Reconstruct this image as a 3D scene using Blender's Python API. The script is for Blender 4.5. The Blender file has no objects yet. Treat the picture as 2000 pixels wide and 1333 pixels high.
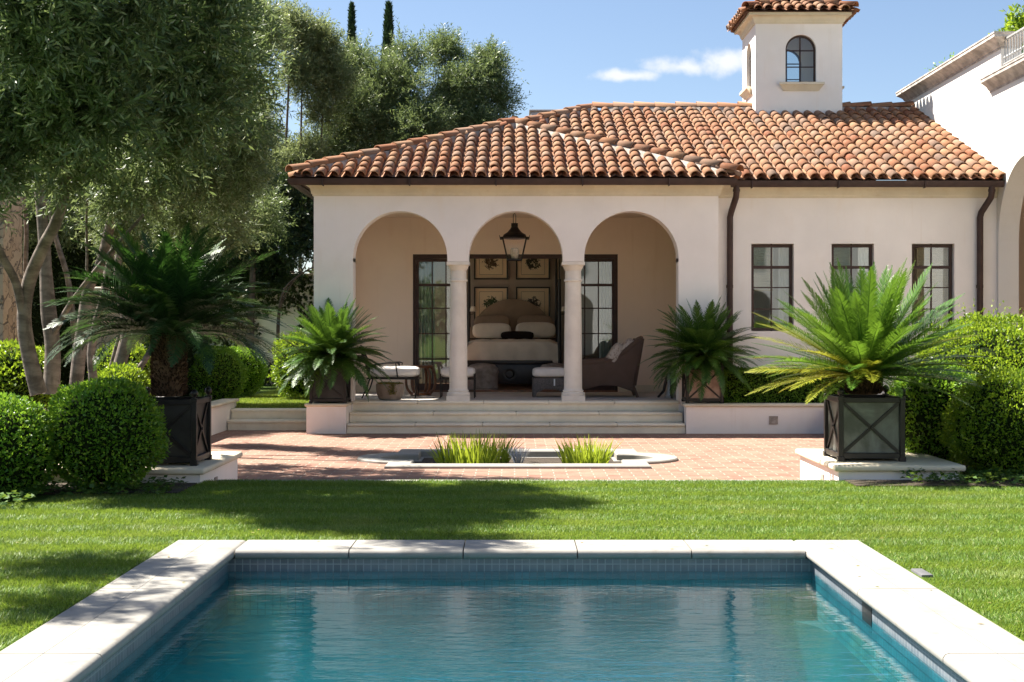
import bpy, bmesh, math, random
import numpy as np
from mathutils import Vector, Matrix, noise as mnoise

R = math.radians
random.seed(7)
scene = bpy.context.scene
COL = scene.collection

# ------------------------------------------------------------------ camera
EYE = 1.65
FPX = 2700.0
cam_d = bpy.data.cameras.new("camera")
cam = bpy.data.objects.new("camera", cam_d)
COL.objects.link(cam)
cam.location = (0, 0, EYE)
cam.rotation_euler = (R(90), 0, 0)
cam_d.sensor_fit = 'HORIZONTAL'
cam_d.sensor_width = 36
cam_d.lens = 48.6
cam_d.shift_x = -0.0025
cam_d.shift_y = -0.0108
cam_d.clip_end = 2000
scene.camera = cam


def at(px, py, Y):
    """a point Y metres away, given where the survey photograph shows it"""
    return Vector(((px - 1005) / FPX * Y, Y, EYE - (py - 645) / FPX * Y))


# ------------------------------------------------------------------ world, sun, exposure
SUN_TO = Vector((-1.0, 0.45, 1.52)).normalized()
world = bpy.data.worlds.new("World")
scene.world = world
world.use_nodes = True
wt = world.node_tree
wt.nodes.clear()


def wn(t, **k):
    n = wt.nodes.new(t)
    for a, b in k.items():
        setattr(n, a, b)
    return n


sky = wn('ShaderNodeTexSky', sky_type='NISHITA', sun_disc=False)
sky.sun_elevation = math.asin(SUN_TO.z)
sky.sun_rotation = math.atan2(SUN_TO.x, SUN_TO.y)
sky.altitude = 100
sky.air_density = 0.85
sky.dust_density = 0.8
sky.ozone_density = 1.1
bg = wn('ShaderNodeBackground')
bg.inputs['Strength'].default_value = 0.050
wout = wn('ShaderNodeOutputWorld')
# one small fair-weather cloud and an unseen one added for reflections, placed by direction at infinity
tc = wn('ShaderNodeTexCoord')
sep = wn('ShaderNodeSeparateXYZ')
wt.links.new(tc.outputs['Generated'], sep.inputs[0])


def wmath(op, a, b=None, clamp=False):
    n = wn('ShaderNodeMath', operation=op, use_clamp=clamp)
    for i, v in enumerate((a, b)):
        if v is None:
            continue
        if isinstance(v, (int, float)):
            n.inputs[i].default_value = v
        else:
            wt.links.new(v, n.inputs[i])
    return n.outputs[0]


ymax = wmath('MAXIMUM', sep.outputs['Y'], 0.05)
cu = wmath('DIVIDE', sep.outputs['X'], ymax)
cv = wmath('DIVIDE', sep.outputs['Z'], ymax)
comb = wn('ShaderNodeCombineXYZ')
wt.links.new(cu, comb.inputs[0])
wt.links.new(cv, comb.inputs[1])
nz = wn('ShaderNodeTexNoise')
nz.inputs['Scale'].default_value = 38
nz.inputs['Detail'].default_value = 6
nz.inputs['Roughness'].default_value = 0.55
wt.links.new(comb.outputs[0], nz.inputs['Vector'])
total = None
for (u0, v0, ru, rv) in ((0.158, 0.195, 0.034, 0.013), (0.122, 0.190, 0.036, 0.009), (0.082, 0.184, 0.034, 0.006), (-0.9, 0.5, 0.30, 0.06)):
    du = wmath('DIVIDE', wmath('SUBTRACT', cu, u0), ru)
    dv = wmath('DIVIDE', wmath('SUBTRACT', cv, v0), rv)
    d2 = wmath('SQRT', wmath('ADD', wmath('MULTIPLY', du, du), wmath('MULTIPLY', dv, dv)))
    f = wmath('SUBTRACT', 1.0, d2)
    total = f if total is None else wmath('MAXIMUM', total, f)
cl = wmath('ADD', total, wmath('MULTIPLY', wmath('SUBTRACT', nz.outputs['Fac'], 0.5), 2.0))
ramp = wn('ShaderNodeMapRange', interpolation_type='SMOOTHSTEP')
ramp.inputs['From Min'].default_value = 0.05
ramp.inputs['From Max'].default_value = 0.9
ramp.inputs['To Max'].default_value = 0.9
wt.links.new(cl, ramp.inputs['Value'])
mixc = wn('ShaderNodeMix', data_type='RGBA')
wt.links.new(ramp.outputs[0], mixc.inputs[0])
wt.links.new(sky.outputs[0], mixc.inputs[6])
mixc.inputs[7].default_value = (6.0, 6.1, 6.3, 1)
wt.links.new(mixc.outputs[2], bg.inputs['Color'])
wt.links.new(bg.outputs[0], wout.inputs[0])

sun_d = bpy.data.lights.new("sun", 'SUN')
sun_d.energy = 5.0
sun_d.angle = R(0.55)
sun_d.color = (1.0, 0.94, 0.84)
sun = bpy.data.objects.new("sun", sun_d)
COL.objects.link(sun)
sun.rotation_euler = (-SUN_TO).to_track_quat('-Z', 'Y').to_euler()
sun.location = (-20, 30, 30)

scene.view_settings.view_transform = 'Standard'
scene.view_settings.look = 'None'
scene.view_settings.exposure = 1.80
scene.view_settings.gamma = 1.0
scene.cycles.max_bounces = 8
scene.cycles.transparent_max_bounces = 16
scene.cycles.caustics_reflective = False
scene.cycles.caustics_refractive = False
scene.cycles.use_denoising = True


# ------------------------------------------------------------------ materials
class NT:
    def __init__(self, name):
        self.m = bpy.data.materials.new(name)
        self.m.use_nodes = True
        self.t = self.m.node_tree
        self.t.nodes.clear()
        self.out = self.t.nodes.new('ShaderNodeOutputMaterial')

    def n(self, typ, ins=None, **k):
        n = self.t.nodes.new(typ)
        for a, b in k.items():
            setattr(n, a, b)
        for a, b in (ins or {}).items():
            if isinstance(b, bpy.types.NodeSocket):
                self.t.links.new(b, n.inputs[a])
            else:
                n.inputs[a].default_value = b
        return n

    def coord(self, kind='Object', scale=(1, 1, 1)):
        c = self.n('ShaderNodeTexCoord')
        return self.n('ShaderNodeMapping', {0: c.outputs[kind], 'Scale': scale}).outputs[0]

    def noise(self, vec, scale, detail=4, rough=.55, dist=0):
        return self.n('ShaderNodeTexNoise', {'Vector': vec, 'Scale': scale, 'Detail': detail, 'Roughness': rough, 'Distortion': dist}).outputs['Fac']

    def ramp(self, fac, stops, interp='LINEAR'):
        r = self.n('ShaderNodeValToRGB', {0: fac})
        e = r.color_ramp.elements
        r.color_ramp.interpolation = interp
        while len(e) < len(stops):
            e.new(0.5)
        for i, (p, c) in enumerate(stops):
            e[i].position = p
            e[i].color = (*c, 1) if len(c) == 3 else c
        return r.outputs[0]

    def mix(self, fac, a, b, mode='MIX'):
        n = self.n('ShaderNodeMix', data_type='RGBA', blend_type=mode)
        for i, v in ((0, fac), (6, a), (7, b)):
            if isinstance(v, bpy.types.NodeSocket):
                self.t.links.new(v, n.inputs[i])
            elif i == 0:
                n.inputs[i].default_value = v
            else:
                n.inputs[i].default_value = (*v, 1)
        return n.outputs[2]

    def rng(self, v, a, b, c=0., d=1., smooth=True):
        return self.n('ShaderNodeMapRange', {'Value': v, 'From Min': a, 'From Max': b, 'To Min': c, 'To Max': d},
                      interpolation_type='SMOOTHSTEP' if smooth else 'LINEAR').outputs[0]

    def bump(self, h, strength=.3, dist=.01):
        return self.n('ShaderNodeBump', {'Height': h, 'Strength': strength, 'Distance': dist}).outputs[0]

    def pbr(self, col, rough=.6, normal=None, metallic=0., spec=.5, **k):
        ins = {'Base Color': col if isinstance(col, bpy.types.NodeSocket) else (*col, 1), 'Roughness': rough,
               'Metallic': metallic, 'Specular IOR Level': spec}
        if normal is not None:
            ins['Normal'] = normal
        ins.update(k)
        return self.n('ShaderNodeBsdfPrincipled', ins).outputs[0]

    def schlick(self, f0, normal=None):
        g = self.n('ShaderNodeNewGeometry')
        d = self.n('ShaderNodeVectorMath', {0: g.outputs['Incoming'], 1: normal or g.outputs['Normal']}, operation='DOT_PRODUCT').outputs['Value']
        a = self.n('ShaderNodeMath', {0: d}, operation='ABSOLUTE').outputs[0]
        k = self.n('ShaderNodeMath', {0: 1.0, 1: a}, operation='SUBTRACT', use_clamp=True).outputs[0]
        p = self.n('ShaderNodeMath', {0: k, 1: 5.0}, operation='POWER').outputs[0]
        return self.rng(p, 0, 1, f0, 1, False)

    def done(self, shader):
        self.t.links.new(shader, self.out.inputs[0])
        return self.m


def sc(c, f):
    return tuple(min(1, x * f) for x in c)


def simple(name, col, rough=.6, var=.15, vs=4., bump=.15, bs=60., bd=.004, metallic=0., spec=.5, col2=None, mscale=(1, 1, 1)):
    t = NT(name)
    v = t.coord('Object', mscale)
    n1 = t.noise(v, vs, 5)
    c = t.mix(t.rng(n1, .3, .7), sc(col, 1 - var), col2 or sc(col, 1 + var * .6))
    nb = t.bump(t.noise(v, bs, 4), bump, bd) if bump else None
    return t.done(t.pbr(c, rough, nb, metallic, spec))


def stucco_mat(name, col, stain=.12):
    t = NT(name)
    v = t.coord()
    big = t.noise(v, .9, 5, .6)
    mid = t.noise(t.coord('Object', (1, 1, .35)), 3.5, 4)
    c = t.mix(t.rng(big, .3, .75), sc(col, 1.03), sc(col, 1 - stain * .6))
    c = t.mix(t.rng(mid, .52, .8, 0, .5), c, (col[0] * .93, col[1] * .88, col[2] * .82))
    st = t.noise(t.coord('Object', (5, 5, .28)), 2.2, 5, .65)
    c = t.mix(t.rng(st, .56, .78, 0, .35), c, (col[0] * .86, col[1] * .80, col[2] * .73))
    f = t.noise(v, 45, 5, .6)
    g = t.noise(v, 7, 3)
    return t.done(t.pbr(c, .85, t.bump(t.n('ShaderNodeMath', {0: f, 1: g}, operation='ADD').outputs[0], .18, .006), 0, .25))


def stone_mat(name, col, stain=(.45, .36, .2), amount=.5, dark=(.25, .22, .17)):
    t = NT(name)
    v = t.coord()
    a = t.noise(v, 2.2, 6, .6)
    b = t.noise(v, 9, 6, .65)
    c = t.mix(t.rng(a, .35, .7), col, sc(col, .86))
    c = t.mix(t.rng(b, .5, .75, 0, amount), c, stain)
    sp = t.noise(v, 60, 3, .7)
    c = t.mix(t.rng(sp, .66, .76, 0, .55), c, dark)
    return t.done(t.pbr(c, .75, t.bump(t.noise(v, 40, 5, .65), .25, .006), 0, .3))


MT = {}
MT['stucco'] = stucco_mat('stucco', (.90, .835, .785))
MT['stucco_white'] = stucco_mat('stucco_white', (.74, .71, .67), .06)
MT['stucco_porch'] = stucco_mat('stucco_porch', (.84, .68, .54), .06)
MT['plaster_room'] = simple('plaster_room', (.50, .41, .34), .9, .05, 2, .05)
MT['limestone'] = stone_mat('limestone', (.74, .65, .50), (.62, .50, .32), .45)
MT['column_stone'] = stone_mat('column_stone', (.86, .80, .71), (.74, .65, .52), .35, (.4, .36, .3))
MT['step_stone'] = stone_mat('step_stone', (.90, .81, .64), (.76, .63, .42), .4, (.5, .43, .33))
MT['coping'] = stone_mat('coping', (.295, .28, .252), (.205, .187, .155), .7, (.45, .42, .36))
MT['bronze'] = simple('bronze', (.060, .034, .028), .62, .2, 6, .03, 40, .002, .3)
MT['iron'] = simple('iron', (.018, .015, .014), .5, .3, 12, .15, 80, .002, .4)
MT['planter_frame'] = simple('planter_frame', (.020, .017, .017), .42, .4, 9, .1, 60, .002, .3)
MT['planter_panel'] = simple('planter_panel', (.030, .030, .030), .45, .5, 4, .05, 30, .002, .3)
MT['soil'] = simple('soil', (.05, .035, .022), .95, .4, 12, .8, 40, .03)
MT['wood_floor'] = simple('wood_floor', (.16, .075, .035), .4, .3, 3, .1, 40, .002, mscale=(1, 8, 1))
MT['dark_wood'] = simple('dark_wood', (.018, .012, .010), .4, .4, 8, .2, 30, .003)
MT['brown_wood'] = simple('brown_wood', (.17, .065, .025), .35, .4, 5, .1, 30, .002, mscale=(6, 6, 1))
MT['white_fabric'] = simple('white_fabric', (.78, .74, .70), .9, .06, 5, .2, 220, .002, spec=.1)
MT['linen'] = simple('linen', (.90, .80, .68), .95, .08, 4, .25, 90, .004, spec=.1)
MT['taupe_fabric'] = simple('taupe_fabric', (.36, .26, .185), .95, .12, 4, .3, 120, .003, spec=.1)
MT['dark_fabric'] = simple('dark_fabric', (.03, .02, .018), .9, .2, 6, .2, 100, .002, spec=.1)
MT['curtain'] = simple('curtain', (.60, .62, .55), .9, .06, 3, .1, 100, .002, spec=.1)
MT['mat_board'] = simple('mat_board', (.88, .70, .48), .8, .05, 3, 0)
MT['metal_grey'] = simple('metal_grey', (.42, .42, .41), .5, .15, 3, .05, 30, .003, .3)
MT['dark_stone'] = simple('dark_stone', (.12, .12, .125), .8, .2, 8, .2)
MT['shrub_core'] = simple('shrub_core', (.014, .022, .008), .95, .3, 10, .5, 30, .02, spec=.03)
MT['tag_white'] = simple('tag_white', (.8, .8, .78), .7, .03, 4, 0)
MT['bulb_glass'] = simple('bulb_glass', (.75, .66, .55), .25, .25, 22, .3, 40, .01)
MT['floor_stone'] = stone_mat('floor_stone', (.56, .52, .47), (.42, .38, .34), .4)


def patterned_fabric():
    t = NT('patterned_fabric')
    v = t.coord()
    w = t.n('ShaderNodeTexVoronoi', {'Vector': v, 'Scale': 26.0}).outputs['Distance']
    n = t.noise(v, 30, 4)
    c = t.mix(t.rng(w, .2, .5), (.30, .24, .20), (.55, .49, .42))
    c = t.mix(t.rng(n, .45, .65, 0, .6), c, (.50, .42, .33))
    return t.done(t.pbr(c, .95, t.bump(n, .2, .003), 0, .1))


MT['patterned_fabric'] = patterned_fabric()


def zinc_panel():
    t = NT('zinc_panel')
    v = t.coord()
    a = t.noise(v, 3.0, 6, .62, .6)
    b = t.noise(t.coord('Object', (1, 1, .2)), 9, 4)
    c = t.mix(t.rng(a, .35, .68), (.07, .075, .068), (.20, .21, .19))
    c = t.mix(t.rng(b, .5, .75, 0, .5), c, (.075, .07, .06))
    return t.done(t.pbr(c, t.rng(a, .3, .7, .35, .6), t.bump(a, .08, .01), .35, .4))


MT['zinc_panel'] = zinc_panel()
MT['rust_panel'] = simple('rust_panel', (.30, .19, .14), .6, .3, 5, .1, 30, .003, .1, col2=(.42, .30, .24))


def tile_mat():
    t = NT('roof_tile')
    g = t.n('ShaderNodeNewGeometry')
    v = t.coord()
    r = g.outputs['Random Per Island']
    c = t.ramp(r, [(0, (.225, .08, .038)), (.2, (.30, .14, .07)), (.42, (.315, .175, .095)), (.6, (.26, .11, .056)), (.8, (.30, .18, .115)),
                   (.92, (.215, .13, .09)), (.97, (.15, .105, .08)), (1, (.28, .14, .078))])
    a = t.noise(v, 7, 6, .65)
    c = t.mix(t.rng(a, .45, .8, 0, .6), c, (.33, .225, .155))
    b = t.noise(v, 16, 6, .7)
    c = t.mix(t.rng(b, .56, .72, 0, .75), c, (.16, .12, .095))
    big = t.noise(v, .8, 3)
    c = t.mix(t.rng(big, .5, .75, 0, .28), c, (.30, .22, .17))
    return t.done(t.pbr(c, .85, t.bump(t.noise(v, 50, 5, .7), .3, .006), 0, .25))


MT['roof_tile'] = tile_mat()
MT['mortar'] = simple('mortar', (.40, .34, .29), .95, .3, 14, .6, 50, .01)
MT['deck_dark'] = simple('deck_dark', (.10, .05, .035), .9, .2, 5, .2)


def glass_mat(name, tint=(.85, .9, .9), base=.04, gain=1.0):
    t = NT(name)
    fac = t.schlick(base)
    v = t.coord()
    nb = t.bump(t.noise(v, 1.7, 2), .03, .02)
    gl = t.n('ShaderNodeBsdfGlossy', {'Color': (.95, .97, 1, 1), 'Roughness': .015, 'Normal': nb}).outputs[0]
    tr = t.n('ShaderNodeBsdfTransparent', {'Color': (*tint, 1)}).outputs[0]
    return t.done(t.n('ShaderNodeMixShader', {0: fac, 1: tr, 2: gl}).outputs[0])


MT['glass'] = glass_mat('glass', (.80, .85, .85), .09)
MT['lantern_glass'] = glass_mat('lantern_glass', (.95, .93, .9), .04)


def water_mat(name, tint, scale, strength, stretch=(.62, 1.9, 1), rf=0.):
    t = NT(name)
    v = t.coord('Object', stretch)
    a = t.noise(v, scale, 3, .5, .3)
    b = t.noise(v, scale * 3.1, 3, .5, .2)
    h = t.n('ShaderNodeMath', {0: a, 1: t.n('ShaderNodeMath', {0: b, 1: .32}, operation='MULTIPLY').outputs[0]}, operation='ADD').outputs[0]
    nb = t.bump(h, strength, .04)
    fr = t.schlick(.022, nb)
    gl = t.n('ShaderNodeBsdfGlossy', {'Color': (1, 1, 1, 1), 'Roughness': .01, 'Normal': nb}).outputs[0]
    tr = t.n('ShaderNodeBsdfTransparent', {'Color': (*tint, 1)}).outputs[0]
    if rf:
        re_ = t.n('ShaderNodeBsdfRefraction', {'Color': (*tint, 1), 'IOR': 1.33, 'Roughness': 0., 'Normal': nb}).outputs[0]
        tr = t.n('ShaderNodeMixShader', {0: rf, 1: tr, 2: re_}).outputs[0]
    return t.done(t.n('ShaderNodeMixShader', {0: fr, 1: tr, 2: gl}).outputs[0])


MT['pool_water'] = water_mat('pool_water', (.90, .98, .99), 4.0, .095)
MT['pond_water'] = water_mat('pond_water', (.55, .6, .55), 5, .1)


def jet_mat():
    t = NT('jet_water')
    gl = t.n('ShaderNodeBsdfGlossy', {'Color': (1, 1, 1, 1), 'Roughness': .08}).outputs[0]
    df = t.n('ShaderNodeBsdfDiffuse', {'Color': (.8, .8, .8, 1)}).outputs[0]
    tr = t.n('ShaderNodeBsdfTransparent', {}).outputs[0]
    a = t.n('ShaderNodeMixShader', {0: .5, 1: gl, 2: df}).outputs[0]
    return t.done(t.n('ShaderNodeMixShader', {0: .8, 1: tr, 2: a}).outputs[0])


MT['jet_water'] = jet_mat()


def mosaic_mat(name, c1, c2, mortar, size):
    t = NT(name)
    c = t.n('ShaderNodeTexCoord')
    sp = t.n('ShaderNodeSeparateXYZ', {0: c.outputs['Object']})
    s = t.n('ShaderNodeMath', {0: sp.outputs[0], 1: sp.outputs[1]}, operation='ADD').outputs[0]
    cb = t.n('ShaderNodeCombineXYZ', {0: s, 1: sp.outputs[2]}).outputs[0]
    br = t.n('ShaderNodeTexBrick', {'Vector': cb, 'Color1': (*c1, 1), 'Color2': (*c2, 1), 'Mortar': (*mortar, 1), 'Scale': 1.0,
                                    'Mortar Size': size * .07, 'Brick Width': size, 'Row Height': size, 'Bias': 0.})
    br.offset = 0
    n = t.noise(c.outputs['Object'], 6, 4)
    col = t.mix(t.rng(n, .4, .7, 0, .5), br.outputs['Color'], sc(mortar, .8))
    return t.done(t.pbr(col, .35, None, 0, .5))


MT['mosaic_band'] = mosaic_mat('mosaic_band', (.15, .17, .20), (.10, .12, .145), (.26, .28, .29), .05)
MT['mosaic_deep'] = mosaic_mat('mosaic_deep', (.03, .17, .21), (.022, .125, .16), (.010, .05, .07), .05)


def pool_floor():
    t = NT('pool_plaster')
    v = t.coord()
    a = t.noise(v, 1.2, 4)
    c = t.mix(t.rng(a, .35, .7), (.009, .05, .066), (.013, .064, .083))
    return t.done(t.pbr(c, .6, None, 0, .2))


MT['pool_plaster'] = pool_floor()


def brick_mat():
    t = NT('terracotta_paving')
    c = t.n('ShaderNodeTexCoord')
    br = t.n('ShaderNodeTexBrick', {'Vector': c.outputs['Object'], 'Color1': (.28, .15, .105, 1), 'Color2': (.20, .088, .06, 1),
                                    'Mortar': (.34, .28, .23, 1), 'Scale': 1.0, 'Mortar Size': .008, 'Mortar Smooth': .3,
                                    'Brick Width': .30, 'Row Height': .15, 'Bias': 0.})
    a = t.noise(c.outputs['Object'], 3, 5, .6)
    b = t.noise(c.outputs['Object'], 18, 5, .7)
    col = t.mix(t.rng(a, .4, .7, 0, .55), br.outputs['Color'], (.29, .205, .148))
    col = t.mix(t.rng(b, .55, .75, 0, .5), col, (.17, .08, .06))
    inv = t.n('ShaderNodeMath', {0: 1.0, 1: br.outputs['Fac']}, operation='SUBTRACT').outputs[0]
    return t.done(t.pbr(col, .75, t.bump(inv, .5, .006), 0, .3))


MT['paving'] = brick_mat()


def stone_wall_mat():
    t = NT('rubble_stone')
    v = t.coord('Object', (1, 1, 1.25))
    d = t.noise(v, 3, 3)
    vd = t.n('ShaderNodeVectorMath', {0: v, 1: t.n('ShaderNodeCombineXYZ', {0: d, 1: d, 2: d}).outputs[0]}, operation='ADD').outputs[0]
    e = t.n('ShaderNodeTexVoronoi', {'Vector': vd, 'Scale': 2.6, 'Randomness': .85}, feature='DISTANCE_TO_EDGE').outputs[0]
    cell = t.n('ShaderNodeTexVoronoi', {'Vector': vd, 'Scale': 2.6, 'Randomness': .85}).outputs['Color']
    r = t.n('ShaderNodeSeparateColor', {0: cell}).outputs[0]
    c = t.ramp(r, [(0, (.44, .32, .22)), (.5, (.55, .42, .30)), (1, (.38, .29, .21))])
    n = t.noise(v, 12, 6, .65)
    c = t.mix(t.rng(n, .5, .75, 0, .6), c, (.26, .20, .15))
    m = t.rng(e, .01, .05)
    c = t.mix(m, (.20, .155, .12), c)
    h = t.n('ShaderNodeMath', {0: m, 1: t.n('ShaderNodeMath', {0: n, 1: .4}, operation='MULTIPLY').outputs[0]}, operation='ADD').outputs[0]
    return t.done(t.pbr(c, .9, t.bump(h, .8, .03), 0, .2))


MT['rubble'] = stone_wall_mat()


def bark_mat(name, c1, c2):
    t = NT(name)
    v = t.coord('Object', (1, 1, 2.5))
    a = t.noise(v, 3.5, 6, .65, .5)
    b = t.noise(t.coord('Object', (1, 1, .3)), 14, 4, .6)
    c = t.mix(t.rng(a, .35, .65), c1, c2)
    c = t.mix(t.rng(b, .5, .7, 0, .5), c, sc(c1, .55))
    return t.done(t.pbr(c, .85, t.bump(a, .6, .012), 0, .2))


MT['bark'] = bark_mat('olive_bark', (.10, .08, .066), (.23, .19, .16))
MT['bark_dark'] = bark_mat('dark_bark', (.07, .05, .04), (.14, .11, .09))


def leaf_mat(name, stops, trans=.3, rough=.45, tcol=None, spec=.4, nscale=1.4):
    t = NT(name)
    g = t.n('ShaderNodeNewGeometry')
    v = t.coord()
    c = t.ramp(g.outputs['Random Per Island'], stops)
    n = t.noise(v, nscale, 3)
    mid = stops[len(stops) // 2][1]
    c = t.mix(t.rng(n, .4, .7, 0, .3), c, sc(mid, .7))
    p = t.pbr(c, rough, None, 0, spec)
    tb = t.mix(.55, c, tcol or (.30, .42, .06))
    tr = t.n('ShaderNodeBsdfTranslucent', {'Color': tb}).outputs[0]
    return t.done(t.n('ShaderNodeMixShader', {0: trans, 1: p, 2: tr}).outputs[0])


MT['olive_leaf'] = leaf_mat('olive_leaf', [(0, (.034, .058, .026)), (.45, (.072, .120, .046)), (.78, (.135, .195, .080)), (.9, (.25, .31, .15)), (1, (.36, .40, .25))], .34, .42, (.28, .35, .10), .35)
MT['olive_leaf_pale'] = leaf_mat('olive_leaf_pale', [(0, (.075, .105, .045)), (.4, (.13, .17, .075)), (.75, (.19, .23, .11)), (1, (.28, .31, .19))], .40, .45, (.36, .42, .14), .3)
MT['dark_leaf'] = leaf_mat('dark_leaf', [(0, (.018, .035, .014)), (.5, (.034, .062, .024)), (1, (.07, .105, .045))], .2, .4, (.12, .2, .04))
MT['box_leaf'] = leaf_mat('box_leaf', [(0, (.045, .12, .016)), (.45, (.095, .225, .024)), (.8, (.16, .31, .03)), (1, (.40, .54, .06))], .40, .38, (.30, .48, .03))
MT['box_leaf_sun'] = leaf_mat('box_leaf_sun', [(0, (.045, .10, .012)), (.45, (.11, .21, .016)), (.8, (.20, .31, .024)), (1, (.38, .46, .05))], .42, .38, (.42, .55, .03))  # brighter copy of the boxwood leaf, sunlight put into its colour
MT['cypress_leaf'] = leaf_mat('cypress_leaf', [(0, (.012, .032, .014)), (.5, (.024, .055, .022)), (1, (.045, .085, .035))], .1, .6, (.1, .2, .05))
MT['ivy_leaf'] = leaf_mat('ivy_leaf', [(0, (.02, .035, .015)), (.5, (.04, .055, .025)), (1, (.08, .08, .045))], .15, .45)
MT['cover_leaf'] = leaf_mat('cover_leaf', [(0, (.025, .065, .012)), (.5, (.05, .115, .02)), (1, (.10, .18, .035))], .3, .4)
MT['iris_leaf'] = leaf_mat('iris_leaf', [(0, (.12, .20, .018)), (.5, (.22, .32, .028)), (1, (.38, .44, .06))], .5, .4, (.55, .62, .05))
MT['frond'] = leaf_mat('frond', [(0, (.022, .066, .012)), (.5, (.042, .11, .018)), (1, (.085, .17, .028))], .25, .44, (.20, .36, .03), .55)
MT['frond_sun'] = leaf_mat('frond_sun', [(0, (.034, .092, .014)), (.5, (.062, .15, .020)), (1, (.13, .24, .03))], .28, .30, (.26, .44, .03), .55)  # brighter copy of frond, sunlit tone put into the colour
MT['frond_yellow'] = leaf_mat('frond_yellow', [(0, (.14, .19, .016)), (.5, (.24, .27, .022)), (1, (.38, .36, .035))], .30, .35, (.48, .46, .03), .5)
MT['frond_dark'] = leaf_mat('frond_dark', [(0, (.010, .032, .010)), (.5, (.018, .055, .014)), (1, (.042, .105, .026))], .2, .45, (.10, .24, .03), .4)  # darker copy of frond for the shaded palm, shade put into the colour
MT['cycad_scale'] = leaf_mat('cycad_scale', [(0, (.022, .012, .008)), (.5, (.055, .030, .018)), (1, (.16, .095, .055))], .05, .8, (.1, .05, .02), .2)
MT['grass_blade'] = leaf_mat('grass_blade', [(0, (.085, .145, .018)), (.5, (.18, .26, .034)), (.85, (.28, .35, .06)), (1, (.45, .42, .16))], .35, .5, (.42, .52, .05), .3, 1.1)


def grass_mat():
    t = NT('lawn_blade')
    g = t.n('ShaderNodeNewGeometry')
    v = t.coord()
    c = t.ramp(g.outputs['Random Per Island'], [(0, (.052, .122, .016)), (.5, (.12, .225, .028)), (.85, (.20, .31, .046)), (1, (.38, .39, .15))])
    a = t.noise(v, 1.3, 5, .6)
    c = t.mix(t.rng(a, .50, .72, 0, .42), c, (.30, .31, .10))
    b = t.noise(v, 3.4, 4, .6)
    c = t.mix(t.rng(b, .52, .7, 0, .5), c, (.075, .155, .02))
    p = t.pbr(c, .5, None, 0, .3)
    tr = t.n('ShaderNodeBsdfTranslucent', {'Color': t.mix(.5, c, (.36, .45, .05))}).outputs[0]
    return t.done(t.n('ShaderNodeMixShader', {0: .35, 1: p, 2: tr}).outputs[0])


MT['lawn_blade'] = grass_mat()
MT['moss'] = leaf_mat('moss', [(0, (.06, .08, .015)), (.5, (.16, .15, .03)), (1, (.30, .18, .04))], .1, .8)


def lawn_mat():
    t = NT('lawn_ground')
    v = t.coord()
    a = t.noise(v, .8, 4)
    b = t.noise(v, 60, 4, .7)
    c = t.mix(t.rng(a, .35, .7), (.07, .12, .02), (.11, .16, .026))
    c = t.mix(t.rng(b, .45, .7, 0, .6), c, (.025, .045, .010))
    return t.done(t.pbr(c, .95, t.bump(b, .8, .02), 0, .1))


MT['lawn'] = lawn_mat()


def wicker_mat():
    t = NT('wicker')
    v = t.coord()
    w1 = t.n('ShaderNodeTexWave', {'Vector': v, 'Scale': 22.0, 'Distortion': .6}, bands_direction='Z').outputs['Fac']
    w2 = t.n('ShaderNodeTexWave', {'Vector': v, 'Scale': 30.0, 'Distortion': .4}, bands_direction='X').outputs['Fac']
    h = t.n('ShaderNodeMath', {0: w1, 1: w2}, operation='MULTIPLY').outputs[0]
    n = t.noise(v, 6, 4)
    c = t.mix(h, (.075, .047, .034), (.29, .19, .13))
    c = t.mix(t.rng(n, .4, .7, 0, .4), c, (.17, .105, .08))
    return t.done(t.pbr(c, .55, t.bump(h, .7, .008), 0, .4))


MT['wicker'] = wicker_mat()
MT['wicker_grey'] = simple('wicker_grey', (.115, .095, .09), .6, .45, 60, .7, 90, .006)


def bamboo_mat():
    t = NT('bamboo_blind')
    v = t.coord()
    w = t.n('ShaderNodeTexWave', {'Vector': v, 'Scale': 26.0, 'Distortion': 1.0}, bands_direction='Z').outputs['Fac']
    n = t.noise(t.coord('Object', (1.5, 1, 40)), 6, 4)
    c = t.mix(w, (.36, .26, .14), (.66, .53, .33))
    c = t.mix(t.rng(n, .45, .7, 0, .6), c, (.16, .11, .06))
    return t.done(t.pbr(c, .8, t.bump(w, .4, .005), 0, .2))


MT['bamboo'] = bamboo_mat()


# ------------------------------------------------------------------ mesh helpers
def link(o, parent=None):
    COL.objects.link(o)
    if parent is not None:
        o.parent = parent
    return o


def empty(name, loc=(0, 0, 0), parent=None, rotz=0):
    o = bpy.data.objects.new(name, None)
    o.empty_display_size = .2
    o.location = loc
    o.rotation_euler = (0, 0, rotz)
    return link(o, parent)


def tag(o, label=None, cat=None, group=None, kind=None):
    for k, v in (('label', label), ('category', cat), ('group', group), ('kind', kind)):
        if v:
            o[k] = v
    return o


def thing(name, label, cat, loc=(0, 0, 0), rotz=0, group=None):
    return tag(empty(name, loc, None, rotz), label, cat, group)


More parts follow.
